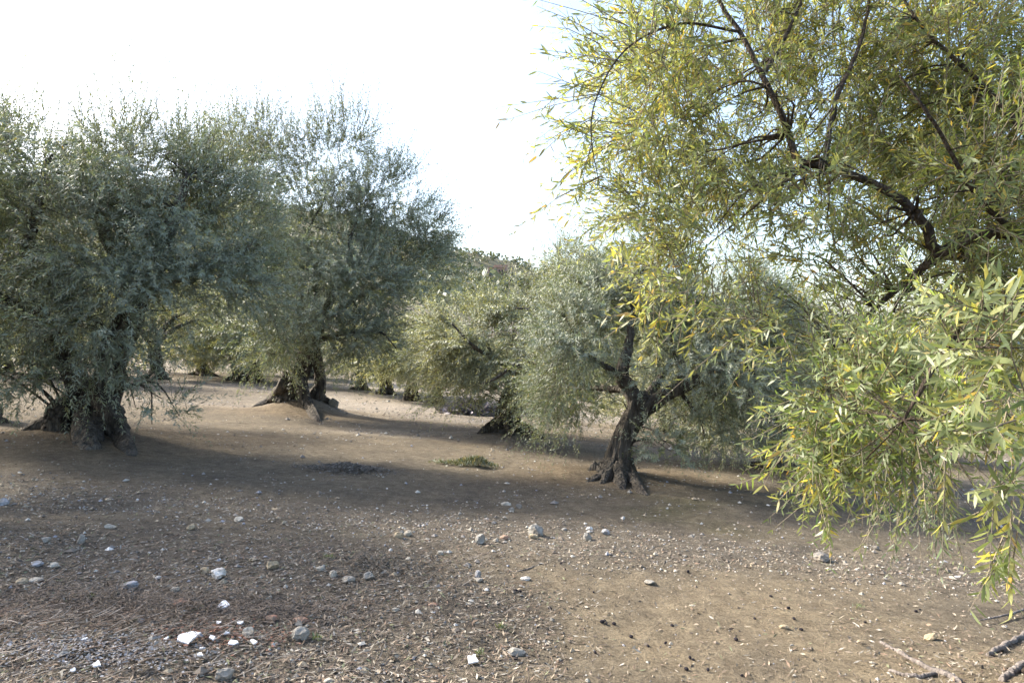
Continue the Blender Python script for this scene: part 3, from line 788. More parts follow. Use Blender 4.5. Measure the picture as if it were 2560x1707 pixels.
clF = cF([(1640, 300, 120, 150, 3.5, .40, .8), (1680, 120, 130, 110, 3.4, .4, .9), (1870, 150, 170, 130, 3.95, .35, .9), (2100, 120, 170, 140, 3.9, .4, .8), (2400, 120, 190, 140, 3.6, .4, .8),
          (1640, 510, 110, 95, 3.4, .4, .9), (1770, 590, 120, 85, 3.3, .4, .65), (1710, 720, 85, 70, 3.2, .3, .4), (1810, 370, 120, 110, 3.65, .3, 1.1), (2010, 520, 150, 65, 3.3, .3, .9), (2260, 330, 180, 120, 3.85, .35, .9), (2480, 400, 140, 120, 3.0, .4, .9),
          (2200, 570, 90, 45, 3.5, .25, .7), (2420, 680, 140, 90, 3.7, .5, .9), (2480, 540, 90, 60, 3.0, .3, .7),
          (2090, 970, 110, 130, 2.6, .3, 1.3), (2200, 860, 120, 90, 2.8, .35, 1.1), (2230, 1010, 140, 130, 2.4, .3, 1.3), (2440, 900, 140, 140, 1.9, .22, .8), (2470, 1090, 110, 110, 1.75, .2, .8), (2050, 1140, 75, 65, 2.6, .22, 1.2), (2100, 1215, 50, 45, 2.6, .2, .8), (2180, 1150, 120, 60, 2.7, .25, .6), (2500, 1300, 60, 90, 1.8, .14, .5),
          (1560, 140, 80, 100, 3.1, .3, .5), (1880, 800, 70, 70, 3.0, .25, .5),
          (1760, 250, 190, 170, 4.2, .5, .5), (2050, 280, 190, 170, 4.3, .5, .55), (2350, 250, 230, 200, 4.3, .5, .7), (1900, 480, 170, 80, 4.1, .4, .9), (2350, 500, 190, 80, 4.2, .4, .9), (2060, 440, 130, 45, 3.0, .12, .35), (1950, 250, 60, 100, 3.05, .12, .3), (2300, 560, 100, 50, 2.95, .12, .4), (2020, 640, 130, 60, 3.7, .3, .45), (2180, 690, 120, 70, 3.8, .3, .8), (2400, 790, 130, 70, 3.2, .3, .9), (1700, 0, 200, 70, 3.9, .35, .5), (2300, -40, 300, 90, 4.1, .5, .6)])
clF += [(s[0] + .6, s[1] + .2, s[2] + 3.1, .9, .8, .7, 1.2), (s[0] + .9, s[1] - .3, s[2] + 2.2, .7, .7, .6, 1.0), (s[0] + .2, s[1] + .9, s[2] + 3.0, .9, .7, .7, 1.0), (s[0] + .3, s[1] + 1.0, s[2] + 2.0, .7, .6, .5, .8), (1.9, 3.8, 4.4, .8, .6, .4, .5)]
def drape(mL, mT):
    """long arching and hanging shoots seen against the sky and the ground: pixel start, pixel end, distance, sag"""
    P, D, LL, G = [], [], [], []
    rows = [(1560, 60, 1300, 10, 3.1, .10), (1500, 110, 1345, 20, 3.1, .1), (1500, 235, 1250, 285, 3.05, .1), (1485, 290, 1320, 410, 3.05, .25), (1490, 330, 1345, 300, 3.05, .15), (1480, 380, 1345, 500, 3.05, .2), (1500, 440, 1275, 590, 3.05, .25), (1540, 150, 1330, 150, 3.1, .15),
            (1510, 220, 1340, 210, 3.1, .15), (1520, 180, 1370, 240, 3.1, .2), (1500, 300, 1400, 420, 3.1, .3), (1480, 350, 1440, 520, 3.05, .1), (1520, 420, 1410, 470, 3.1, .2), (1600, 30, 1400, 40, 3.1, .15), (1530, 350, 1430, 440, 3.1, .2),
            (1560, 600, 1530, 720, 3.2, .1), (1600, 720, 1590, 830, 3.2, .1), (1640, 780, 1500, 830, 3.2, .2), (1650, 780, 1640, 900, 3.2, .1), (1750, 780, 1730, 900, 3.2, .1), (1740, 760, 1650, 850, 3.2, .2), (1780, 700, 1790, 860, 3.2, .1),
            (2040, 980, 1890, 1050, 2.5, .15), (2030, 1080, 1890, 1130, 2.5, .2), (2040, 1180, 2050, 1340, 2.5, .05), (2060, 1150, 1990, 1260, 2.5, .2), (2080, 1200, 2060, 1350, 2.5, .05), (2000, 860, 1890, 880, 2.8, .1), (2010, 840, 1900, 810, 2.9, .1),
            (2290, 1080, 2280, 1260, 2.4, .05), (2330, 1100, 2380, 1270, 2.4, .05), (2250, 1100, 2180, 1230, 2.4, .2), (2500, 1200, 2480, 1380, 1.85, .05), (2530, 1250, 2510, 1470, 1.85, .05), (2550, 1300, 2490, 1530, 1.85, .05), (2540, 1200, 2440, 1290, 1.8, .2), (2520, 1350, 2470, 1480, 1.85, .1),
            (2420, 780, 2300, 720, 1.8, .1), (2500, 800, 2350, 760, 1.7, .1), (2450, 760, 2480, 690, 1.8, .1), (2520, 780, 2560, 700, 1.7, .1), (2460, 900, 2300, 880, 1.7, .1), (2480, 1000, 2330, 1040, 1.7, .15), (2520, 900, 2420, 1010, 1.6, .15), (2540, 1050, 2400, 1100, 1.65, .15), (2550, 980, 2470, 850, 1.6, .1)]
    for a, b_, c_, d_, Yd, sg in rows:
        for rep in range(2):
            j = rng.normal(size=4) * 12 * rep
            p0 = at(a + j[0], b_ + j[1], Yd + .05 * rep); p1 = at(c_ + j[2], d_ + j[3], Yd - .12 * rep)
            l = np.linalg.norm(p1 - p0); dd = (p1 - p0) / l; dd = dd + np.array([0, 0, sg])
            P.append(p0); D.append(dd); LL.append(l); G.append(sg)
    P, D, LL, G = map(np.array, (P, D, LL, G))
    grow(mL, mT, P, D, LL, G, 11, 0.060, (TONE_NEAR[0], TONE_NEAR[1], 0.16, 0.35), True, 0.0022, 0.72, skip=False)
    # darker twiggy branches hanging to the ground behind
    n = 60
    st = np.array([at(2310 + rng.normal() * 60, 1190 + rng.normal() * 40, 3.3 + rng.normal() * .15) for _ in range(n)])
    dd = unit(np.stack([rng.normal(size=n) * .35, rng.normal(size=n) * .3, -np.ones(n)], -1))
    l = rng.uniform(.2, .48, n)
    grow(mL, mT, st, dd, l, np.zeros(n), 10, 0.045, TONE_MID, True, 0.002, 0.6, skip=False)
rootsF = [into(s, a, 0.7, 0.12, 0.25) for a in (3.0, -2.2, 1.6, 0.2)]
treeF, mL, off, mFar = olive('F', 'nearest olive on the right, bright yellow-green leaves, trunk beyond the edge', trunkF, limbsF, rootsF, clF, 9200, 13, 0.048, TONE_NEAR, length=0.33, upness=0.25, droop=0.18,
                       mats=(M_BARK_NEAR, M_LEAF_NEAR), near=True, sub=5, tr=0.0022, keep=0.82, extra=drape)
# the 300 leaves that show largest become leaves of their own; the others stay one crown
V = np.vstack(mL.V); C = np.vstack(mL.C); nL = len(V) // 6
LV = V.reshape(nL, 6, 3); LC = C.reshape(nL, 6, 3)[:, 0]
mid = LV.mean(1); rel = mid - CAM
sx = rel[:, 0] / rel[:, 1] * FOC + 1280; sy = 853.5 - rel[:, 2] / rel[:, 1] * FOC
a_ = LV[:, 0] - CAM; b_ = LV[:, 5] - CAM
span = np.hypot(a_[:, 0] / a_[:, 1] - b_[:, 0] / b_[:, 1], a_[:, 2] / a_[:, 1] - b_[:, 2] / b_[:, 1]) * FOC
bad = rel[:, 1] < 1.15
span = np.where((sx > 20) & (sx < 2540) & (sy > 20) & (sy < 1690) & ~bad, span, 0)
big = np.argsort(-span)[:300]
keep = np.ones(nL, bool); keep[big] = False; keep &= ~bad
mC = Mesh(); kV = LV[keep]; n = len(kV); i = np.arange(n)[:, None] * 6
mC.put(kV.reshape(-1, 3) + off, Q=i + np.array([1, 3, 4, 2])[None], T=np.vstack([i + np.array([0, 1, 2])[None], i + np.array([3, 5, 4])[None]]), C=np.repeat(LC[keep], 6, 0))
mC.put(np.vstack(mFar.V) + off, Q=np.vstack(mFar.Q), C=np.vstack(mFar.C))
crownF = add('crown', mC.mesh('crown', M_LEAF_NEAR, False), treeF, kind='stuff')
proto = []
for k in range(10):
    q = LC[big]; c = q[rng.integers(len(q))]
    cv = -0.02 - 0.15 * rng.random()
    W = 0.078 + 0.018 * rng.random()
    Vp = []
    for t in np.linspace(0, 1, 7):
        hw = W * (math.sin(math.pi * min(1, t * 0.97 + 0.02)) ** 0.8)
        Vp += [(t, -hw, cv * t * t + 0.12 * hw), (t, 0, cv * t * t), (t, hw, cv * t * t + 0.12 * hw)]
    Fp = [[3 * r_ + c_, 3 * r_ + c_ + 3, 3 * r_ + c_ + 4, 3 * r_ + c_ + 1] for r_ in range(6) for c_ in range(2)]
    Fp = [f[::-1] for f in Fp]
    proto.append(mesh_np('leaf', np.array(Vp), [np.array(Fp)], M_LEAF_NEAR, True, np.tile(c, (21, 1))))
for q, k in enumerate(big):
    b0, tip = LV[k, 0], LV[k, 5]
    L = np.linalg.norm(tip - b0); d = (tip - b0) / L
    sdv = LV[k, 2] - LV[k, 1]; sdv = unit(sdv - d * np.dot(sdv, d)); nrm = np.cross(sdv, d)
    # axes: x along the leaf, y across it, z its upper side
    yv = np.cross(nrm, d)
    o = add('leaf', proto[q % 10], crownF)
    pz = b0 + off
    o.matrix_local = Matrix(((d[0] * L, yv[0] * L, nrm[0] * L, pz[0]), (d[1] * L, yv[1] * L, nrm[1] * L, pz[1]), (d[2] * L, yv[2] * L, nrm[2] * L, pz[2]), (0, 0, 0, 1)))

# ---------------------------------------------------------------- the hill: scrub, and the ruined house
def scrub():
    m = Mesh(); N = 3800
    y = rng.uniform(75, 330, N * 3); x = rng.uniform(-1.0, 1.0, N * 3) * y * 0.8
    dens = fbm(x * 0.035, y * 0.035, 133, 3)
    ok = dens > 0.36
    ok &= ~((x > -62) & (x < 14) & (y < 102))
    x, y = x[ok][:N], y[ok][:N]
    z = terrain(x, y); n = len(x); K = 20
    h = rng.uniform(1.0, 3.4, n) * (0.7 + 0.5 * rng.random(n)); w = h * rng.uniform(0.5, 0.9, n)
    u = unit(rng.normal(size=(n, K, 3))) * (rng.random((n, K, 1)) ** 0.4)
    P = np.stack([x, y, z + h * 0.48], -1)[:, None] + u * np.stack([w, w, h * 0.55], -1)[:, None]
    nn = unit(rng.normal(size=(n, K, 3)) + u * 0.8); aa = unit(np.cross(nn, rng.normal(size=(n, K, 3)))); bb = np.cross(nn, aa)
    sz = (0.24 * h)[:, None, None] * rng.uniform(0.6, 1.3, (n, K, 1))
    V = np.stack([P - aa * sz, P - bb * sz * .6, P + aa * sz, P + bb * sz * .6], 2).reshape(-1, 3)
    t = rng.random((n, 1, 1)); c = np.array([0.05, 0.065, 0.04]) * (1 - t) + np.array([0.10, 0.11, 0.065]) * t
    c = np.broadcast_to(c * rng.uniform(0.8, 1.2, (n, K, 1)), (n, K, 3))
    m.put(V, Q=np.arange(n * K)[:, None] * 4 + np.arange(4)[None], C=np.repeat(c.reshape(-1, 3), 4, 0))
    add('hill_scrub', m.mesh('hill_scrub', M_LEAF, False), None, 'grey-green scrub and small trees covering the far hillside', 'scrub', kind='stuff')
scrub()

def box(m, x0, x1, y0, y1, z0, z1):
    V = [(x, y, z) for z in (z0, z1) for y in (y0, y1) for x in (x0, x1)]
    m.put(np.array(V, float), Q=[[0, 2, 3, 1], [4, 5, 7, 6], [0, 1, 5, 4], [2, 6, 7, 3], [0, 4, 6, 2], [1, 3, 7, 5]])

def plain(name, a, b, sc=1.5):
    return stone_mat(name, a, b, sc)
M_WALL = plain('salmon_plaster', (0.40, 0.25, 0.19), (0.52, 0.36, 0.28))
M_HOLE = plain('dark_window', (0.05, 0.04, 0.04), (0.08, 0.07, 0.06))
M_ROOF = plain('faded_roof_tiles', (0.30, 0.19, 0.14), (0.42, 0.28, 0.21))
h0 = ground_hit(1240, 694)
house = add('house', None, None, 'small salmon-coloured house with dark windows below the hill ridge', 'house', loc=h0)
sc = h0[1] / FOC
W2, H2, D2 = 21 * sc, 24 * sc, 16 * sc
def hpart(name, mat, *b):
    m = Mesh(); box(m, *b); return add(name, m.mesh(name, mat, False), house)
hpart('wall', M_WALL, -W2, W2, 0, D2, -2, H2)
hpart('wall', M_WALL, -W2 * .2, W2 * 1.35, D2 * .3, D2 * 1.2, -2, H2 * 1.22)
for ix in (-.72, -.35, .02, .40, .74):
    for iz in (.62, .18):
        hpart('window', M_HOLE, ix * W2 - .09 * W2, ix * W2 + .09 * W2, -.06, .2, iz * H2, (iz + .2) * H2)
m = Mesh()
box(m, -W2 * 1.05, W2 * 1.05, -.3, D2 * 1.03, H2 + .003, H2 + .35); add('roof', m.mesh('roof', M_ROOF, False), house)
m = Mesh()
box(m, -W2 * .25, W2 * 1.4, D2 * .28, D2 * 1.22, H2 * 1.22 + .003, H2 * 1.22 + .35); add('roof', m.mesh('roof', M_ROOF, False), house)

# ---------------------------------------------------------------- stones
def ico(sub):
    t = (1 + 5 ** .5) / 2
    V = [(-1, t, 0), (1, t, 0), (-1, -t, 0), (1, -t, 0), (0, -1, t), (0, 1, t), (0, -1, -t), (0, 1, -t), (t, 0, -1), (t, 0, 1), (-t, 0, -1), (-t, 0, 1)]
    F = [(0, 11, 5), (0, 5, 1), (0, 1, 7), (0, 7, 10), (0, 10, 11), (1, 5, 9), (5, 11, 4), (11, 10, 2), (10, 7, 6), (7, 1, 8), (3, 9, 4), (3, 4, 2), (3, 2, 6), (3, 6, 8), (3, 8, 9), (4, 9, 5), (2, 4, 11), (6, 2, 10), (8, 6, 7), (9, 8, 1)]
    V = [np.array(v_) / np.linalg.norm(v_) for v_ in V]
    for _ in range(sub):
        mid_, F2 = {}, []
        def md(a, b):
            k = (min(a, b), max(a, b))
            if k not in mid_: q = V[a] + V[b]; V.append(q / np.linalg.norm(q)); mid_[k] = len(V) - 1
            return mid_[k]
        for a, b, c in F:
            ab, bc, ca = md(a, b), md(b, c), md(c, a)
            F2 += [(a, ab, ca), (b, bc, ab), (c, ca, bc), (ab, bc, ca)]
        F = F2
    return np.array(V), np.array(F)
ICO = {k: ico(k) for k in (0, 1, 2)}

def rock_shape(sub, seed, rough=0.22, cuts=7):
    V, F = ICO[sub]; V = V.copy()
    r = np.random.default_rng(seed)
    for _ in range(cuts):                     # flat broken faces
        n = unit(r.normal(size=3)); dmax = r.uniform(0.55, 0.85)
        dd = V @ n; over = np.maximum(0, dd - dmax); V = V - n[None] * over[:, None]
    V = V * (1 + rough * (r.random((len(V), 1)) - 0.5))
    V = V - (V.max(0) + V.min(0)) / 2; V = V / (V.max(0) - V.min(0)) * 2
    return V, F

def place_rock(px, py, wpx, hpx, mat, label, name='stone', cat='stone', sub=2, smooth_=False, group=None, sink=0.22, deep=None, seed=None):
    q = ground_hit(px, py + hpx * 0.4)
    s_ = q[1] / FOC; w = wpx * s_ / 2; h = max(hpx * s_ / 2 * 1.15, 0.006)
    V, F = rock_shape(sub, seed or int(px * 7 + py))
    V = V * np.array([w, deep or w * rng.uniform(.7, 1.0), h])
    V[:, 2] += h * (1 - 2 * sink)
    a = rng.uniform(-.3, .3); ca, sa = math.cos(a), math.sin(a)
    V = V @ np.array([[ca, sa, 0], [-sa, ca, 0], [0, 0, 1]])
    me = mesh_np(name, V, [F], M_STONE[mat] if isinstance(mat, str) else mat, smooth_)
    return add(name, me, None, label, cat, group, loc=q)

ROCKS = [(546, 1433, 38, 26, 'white', 'brightest white broken stone, angular, on the litter at left'), (513, 1425, 22, 17, 'tan', 'tan stone touching the left of the bright white one'),
         (325, 1462, 44, 20, 'blue', 'blue-grey wedge of stone left of the bright white one'), (204, 1347, 20, 24, 'grey', 'grey egg-shaped stone standing upright on the strip at left'), (116, 1349, 22, 15, 'grey', 'dull grey stone left of the upright egg-shaped one'),
         (276, 1315, 28, 13, 'pale', 'long pale stone above and right of the upright grey one'), (55, 1452, 32, 17, 'tan', 'tan flat stone near the left edge'), (90, 1449, 34, 12, 'pale', 'pale slab beside the tan stone near the left edge'), (136, 1412, 26, 14, 'pale', 'pale stone with a pointed top, above the pale slab'),
         (94, 1408, 30, 13, 'blue', 'bluish flat stone next to the pointed pale one'), (437, 1473, 22, 14, 'pale', 'pale stone at the upper edge of the brown needle heap'), (396, 1442, 16, 8, 'white', 'small white chip between the blue wedge and the white stone'), (478, 1316, 22, 14, 'tan', 'tan stone high in the litter above the white one'),
         (597, 1297, 24, 11, 'pale', 'pale flattened stone at the rim of the mossy soil'), (8, 1253, 30, 18, 'blue', 'bluish stone cut by the left edge'), (621, 1580, 32, 26, 'pale', 'rounded cream stone beside the white plaster bits'), (563, 1682, 50, 30, 'grey', 'square grey slab at the bottom below the plaster bits'),
         (681, 1412, 32, 23, 'tan', 'rough tan stone with a hollow, right of the white one'), (802, 1420, 24, 11, 'pale', 'low pale stone just left of the cream block'), (833, 1434, 20, 20, 'pale', 'upright cream block in the middle litter'), (872, 1447, 36, 17, 'grey', 'flat grey stone right of the cream block'),
         (923, 1438, 28, 20, 'grey', 'grey stone in the dark litter right of the flat grey one'), (996, 1336, 22, 17, 'tan', 'ochre stone on the strip, left of a pale round one'), (1020, 1332, 20, 15, 'pale', 'pale round stone touching the ochre one'), (1201, 1347, 26, 25, 'grey', 'pointed grey stone standing in the middle of the strip'),
         (1101, 1381, 16, 11, 'pale', 'small cream stone below the ochre pair'), (1020, 1396, 16, 10, 'pale', 'small cream stone under the ochre stone'), (1195, 1433, 18, 18, 'blue', 'bluish white stone below the pointed grey one'), (752, 1583, 44, 34, 'grey', 'large rounded grey stone near the bottom'),
         (1198, 1449, 20, 9, 'grey', 'flat grey stone under the bluish white one'), (823, 1701, 30, 14, 'pale', 'pale stone at the bottom edge'), (1313, 1446, 26, 12, 'white', 'lone white stone on the bare tan soil'), (1339, 1325, 40, 30, 'grey', 'biggest rock of the stony strip, grey and pitted'),
         (1333, 1340, 24, 13, 'tan', 'ochre stone leaning on the biggest rock'), (1473, 1320, 20, 10, 'white', 'white stone above a grey one, right of the biggest rock'), (1468, 1340, 22, 22, 'grey', 'grey stone below the white one on the strip'), (1514, 1329, 20, 15, 'blue', 'bluish stone farthest right of the strip group'),
         (1265, 1258, 28, 10, 'pale', 'flat pale stone on the mossy soil above the strip'), (1297, 1265, 16, 13, 'dark', 'dark brown stone right of the flat pale one'), (1278, 1273, 16, 11, 'grey', 'grey stone under the flat pale one'), (1239, 1350, 16, 12, 'grey', 'small grey stone right of the pointed one'),
         (1624, 1454, 28, 10, 'grey', 'flat grey stone lying alone on the trodden soil'), (1292, 1628, 46, 20, 'grey', 'long flat grey stone low on the tan soil'), (2057, 1391, 50, 24, 'dark', 'dark slanting slab under the hanging leaves'), (2327, 1591, 32, 22, 'tan', 'rounded tan stone at lower right'),
         (2150, 1603, 14, 9, 'tan', 'small tan pebble left of the rounded tan stone'), (1960, 1565, 24, 9, 'tan', 'flat tan stone on the soil at right'), (835, 1007, 26, 26, 'grey', 'grey boulder at the foot of the mound tree'), (1557, 1294, 12, 8, 'white', 'tiny white stone below the root of the leaning tree'),
         (2189, 1368, 18, 11, 'dark', 'dark lump standing for the hole right of the dark slab')]  # last entry is a dark hole in the soil, stood in for by a rock shape
for px, py, w, h, mt, lab in ROCKS:
    place_rock(px, py, w, h, mt, lab)
RED = [(752, 1549, 46, 12, 'long reddish tile shard at bottom left of centre'), (678, 1543, 30, 16, 'reddish shard left of the long one'), (1082, 1510, 24, 7, 'thin orange tile sliver on the tan soil edge'), (1260, 1342, 24, 10, 'red tile bit left of the biggest rock'), (455, 1503, 46, 12, 'red tile shard in the brown needle heap')]
for px, py, w, h, lab in RED:
    place_rock(px, py, w, h, 'red', lab, 'tile_shard', 'shard', 1)

# white plaster bits with brick crumbs, bottom left
M_PLASTER = stone_mat('white_plaster', (0.80, 0.80, 0.82), (0.88, 0.88, 0.89), 30)
def shard(px, py, wpx, dpx, label, tilt=0.5, seed=1):
    q = ground_hit(px, py + dpx * .4); s_ = q[1] / FOC
    r = np.random.default_rng(seed); n = 7
    a = np.sort(r.uniform(0, 6.28, n)) ; rad = r.uniform(.7, 1.1, n)
    ring = np.stack([np.cos(a) * rad * wpx * s_ / 2, np.sin(a) * rad * wpx * s_ * .42], -1)
    th = 0.008
    V = np.vstack([np.c_[ring, np.zeros(n)], np.c_[ring, np.full(n, th)]])
    c, sn = math.cos(tilt), math.sin(tilt)
    V = np.stack([V[:, 0], V[:, 1] * c - V[:, 2] * sn, V[:, 1] * sn + V[:, 2] * c], -1)
    V[:, 2] -= V[:, 2].min() - 0.012
    j = np.arange(n); k = (j + 1) % n
    me = bpy.data.meshes.new('plaster_piece')
    me.from_pydata(V.tolist(), [], [list(range(n))[::-1], list(range(n, 2 * n))] + [[int(a_), int(b_), int(b_) + n, int(a_) + n] for a_, b_ in zip(j, k)])
    me.materials.append(M_PLASTER)
    return add('plaster_piece', me, None, label, 'plaster', 'white plaster bits at bottom left' if px < 1000 else None, loc=q)
shard(472, 1593, 62, 36, 'largest piece of white plaster at bottom left', .35, 3)
shard(584, 1607, 26, 20, 'white plaster piece nearest the rounded cream stone', .3, 4)
shard(532, 1597, 22, 16, 'white plaster piece just right of the largest one', .3, 5)
shard(567, 1585, 16, 14, 'small white plaster bit among red crumbs', .5, 6)
shard(556, 1517, 36, 14, 'white plaster bit above the red crumbs, highest of them', .4, 7)
shard(634, 1607, 26, 16, 'white plaster bit under the rounded cream stone', .3, 8)
shard(243, 1666, 30, 8, 'thin white plaster sliver at the bottom left', .2, 9)
shard(183, 1679, 14, 12, 'round white plaster crumb nearest the bottom left corner', .5, 10)
shard(210, 1601, 18, 10, 'white plaster crumb at the edge of the ash', .3, 11)
for q_, (px, py, w_, d_, lab) in enumerate(((505, 1625, 16, 10, 'white plaster crumb just below the largest piece'), (548, 1560, 14, 9, 'white plaster crumb between the red crumbs and the highest bit'), (600, 1560, 18, 10, 'white plaster crumb above the rounded cream stone'), (415, 1600, 16, 9, 'white plaster crumb left of the largest piece'), (505, 1640, 22, 10, 'second white crumb below the largest plaster piece'), (380, 1590, 12, 7, 'white crumb farther left of the largest plaster piece'))):
    shard(px, py, w_, d_, lab, .3, 20 + q_)
shard(1180, 1656, 44, 10, 'bone-white broken strip on the soil at bottom centre', .3, 12)

# loose pebbles one can tell apart, placed where the ground is stony
PROTO = {}
for mt in ('pale', 'tan', 'grey', 'blue', 'white'):
    PROTO[mt] = []
    for k in range(4):
        V, F = rock_shape(1, 50 + k, .25, 5); V = V * np.array([1, .8, .55]); V[:, 2] += .28
        PROTO[mt].append(mesh_np('pebble', V, [F], M_STONE[mt], False))
ZN = {0: ('pebble in the stony strip across the middle of the ground', 'pebbles in the stony strip'),
      1: ('pebble lying in the twig litter at lower left', 'pebbles in the litter'),
      2: ('pebble on the trodden tan soil at lower right', 'pebbles on the bare soil')}
cnt = 0
while cnt < 235:
    z_ = rng.choice(3, p=[.52, .36, .12])
    if z_ == 0: y = rng.normal(6.45, .55); x = rng.uniform(-.75, .42) * y; y -= .08 * x
    elif z_ == 1: y = rng.uniform(3.6, 5.7); x = rng.uniform(-.72, -.05) * y
    else: y = rng.uniform(3.5, 5.6); x = rng.uniform(0.05, .5) * y
    mt = rng.choice(['pale', 'tan', 'grey', 'blue', 'white'], p=[.34, .26, .30, .06, .04])
    o = add('pebble', PROTO[mt][rng.integers(4)], None, {'pale': 'pale ', 'tan': 'tan ', 'grey': 'grey ', 'blue': 'bluish ', 'white': 'white '}[mt] + ZN[z_][0], 'pebble', ZN[z_][1])
    r_ = .011 * math.exp(rng.normal() * .38) * (1.5 if rng.random() < .1 else 1)
    o.location = (x, y, float(terrain(x, y)) - .3 * r_); o.scale = (r_, r_ * rng.uniform(.7, 1), r_ * rng.uniform(.7, 1.1)); o.rotation_euler = (0, 0, rng.uniform(0, 6.28))
    cnt += 1

# fallen black olives
M_OLIVE = stone_mat('black_olive', (0.012, 0.010, 0.014), (0.03, 0.025, 0.03), 60)
V, F = ICO[1]; V = V * np.array([1.25, .9, .9]) * .011 * (1 + .08 * (rng.random((len(V), 1)) - .5)); V[:, 2] += .007
me_o = mesh_np('fallen_olive', V, [F], M_OLIVE, True)
OL = [(1505, 1556), (1516, 1560), (1512, 1552), (1535, 1561), (1290, 1478), (1300, 1480), (1375, 1522), (1488, 1632), (1578, 1593), (1664, 1608), (1725, 1645), (1733, 1650), (1716, 1674), (1290, 1648), (1770, 1676), (1720, 1430), (1620, 1616), (1855, 1690), (1887, 1548), (1971, 1521), (2080, 1536), (2163, 1556), (2003, 1575), (1927, 1492), (1680, 1565), (1403, 1410), (1840, 1600), (1985, 1548), (2290, 1530), (2270, 1512), (2410, 1360), (2300, 1525), (1413, 1424), (1484, 1481)]
for px, py in OL:
    o = add('fallen_olive', me_o, None, 'black olive fallen on the bare soil at lower right', 'olive', 'fallen black olives')
    o.location = ground_hit(px, py); o.rotation_euler = (0, 0, rng.uniform(0, 6.28)); k = rng.uniform(.7, 1.15); o.scale = (k, k, k)

# ---------------------------------------------------------------- gravel and litter: past counting
def stony(x, y):
    n = fbm(x * 0.9, y * 0.9, 41, 4)
    w = 0.10 + 0.9 * smooth(1.2, 0.2, np.abs(y - 6.45 + 0.08 * x + (n - .5)))
    w = np.maximum(w, 0.75 * smooth(.6, -.8, x - .25 * (y - 3.5) + (n - .5) * 2) * smooth(6, 5, y))
    w = np.maximum(w, 0.8 * smooth(0.52, 0.62, fbm(x * 0.12 + 4, y * 0.55, 83, 3)) * smooth(9, 12, y))
    w = np.maximum(w, 0.45 * smooth(.45, .65, n) * (y > 6))
    return w

def scatter(n, ymin, ymax, pw=1.6):
    y = ymin * (ymax / ymin) ** rng.random(n) if pw is None else ymin + (ymax - ymin) * rng.random(n) ** pw
    x = rng.uniform(-.85, .85, n) * y
    return x, y

def gravel():
    m = Mesh()
    Vi = np.array([(1, 0, 0), (-1, 0, 0), (0, 1, 0), (0, -1, 0), (0, 0, 1), (0, 0, -1.0)]); Fi = np.array([(0, 2, 4), (2, 1, 4), (1, 3, 4), (3, 0, 4), (2, 0, 5), (1, 2, 5), (3, 1, 5), (0, 3, 5)])
    x, y = scatter(62000, 3.0, 26, None)
    k = rng.random(len(x)) < stony(x, y); x, y = x[k], y[k]; n = len(x)
    r = 0.0045 * np.exp(rng.normal(size=n) * .55) * (0.7 + y / 7)
    V = Vi[None] * (1 + .5 * (rng.random((n, 6, 1)) - .5)) * np.stack([r, r * rng.uniform(.6, 1, n), r * rng.uniform(.4, .8, n)], -1)[:, None]
    a = rng.uniform(0, 6.28, n); ca, sa = np.cos(a)[:, None], np.sin(a)[:, None]
    V = np.stack([V[..., 0] * ca - V[..., 1] * sa, V[..., 0] * sa + V[..., 1] * ca, V[..., 2]], -1)
    V = V + np.stack([x, y, terrain(x, y) + r * .2], -1)[:, None]
    pal = np.array([(.50, .48, .43), (.36, .33, .28), (.26, .24, .22), (.40, .33, .23), (.66, .64, .60), (.33, .34, .38), (.20, .165, .13)])
    c = pal[rng.choice(7, n, p=[.12, .18, .18, .13, .03, .05, .31])] * rng.uniform(.8, 1.15, (n, 1))
    F = (np.arange(n) * 6)[:, None, None] + Fi[None]
    m.put(V.reshape(-1, 3), T=F.reshape(-1, 3), C=np.repeat(c, 6, 0))
    add('gravel', m.mesh('gravel', M_GRAVEL, False), None, 'grey and cream gravel strewn over the soil', 'gravel', kind='stuff')
gravel()

def strips(m, x, y, L, W, C, lift=.004, tilt=.25, straight=True):
    n = len(x); a = rng.uniform(0, 6.28, n)
    d = np.stack([np.cos(a), np.sin(a), rng.normal(size=n) * tilt], -1); s_ = np.stack([-np.sin(a), np.cos(a), rng.normal(size=n) * .5], -1)
    b = np.stack([x, y, terrain(x, y) + lift + np.abs(d[:, 2]) * L * .5], -1)
    V = np.stack([b - d * L[:, None] * .5, b - s_ * W[:, None] * .5, b + d * L[:, None] * .5, b + s_ * W[:, None] * .5], 1)
    m.put(V.reshape(-1, 3), Q=np.arange(n)[:, None] * 4 + np.arange(4)[None], C=np.repeat(C, 4, 0))

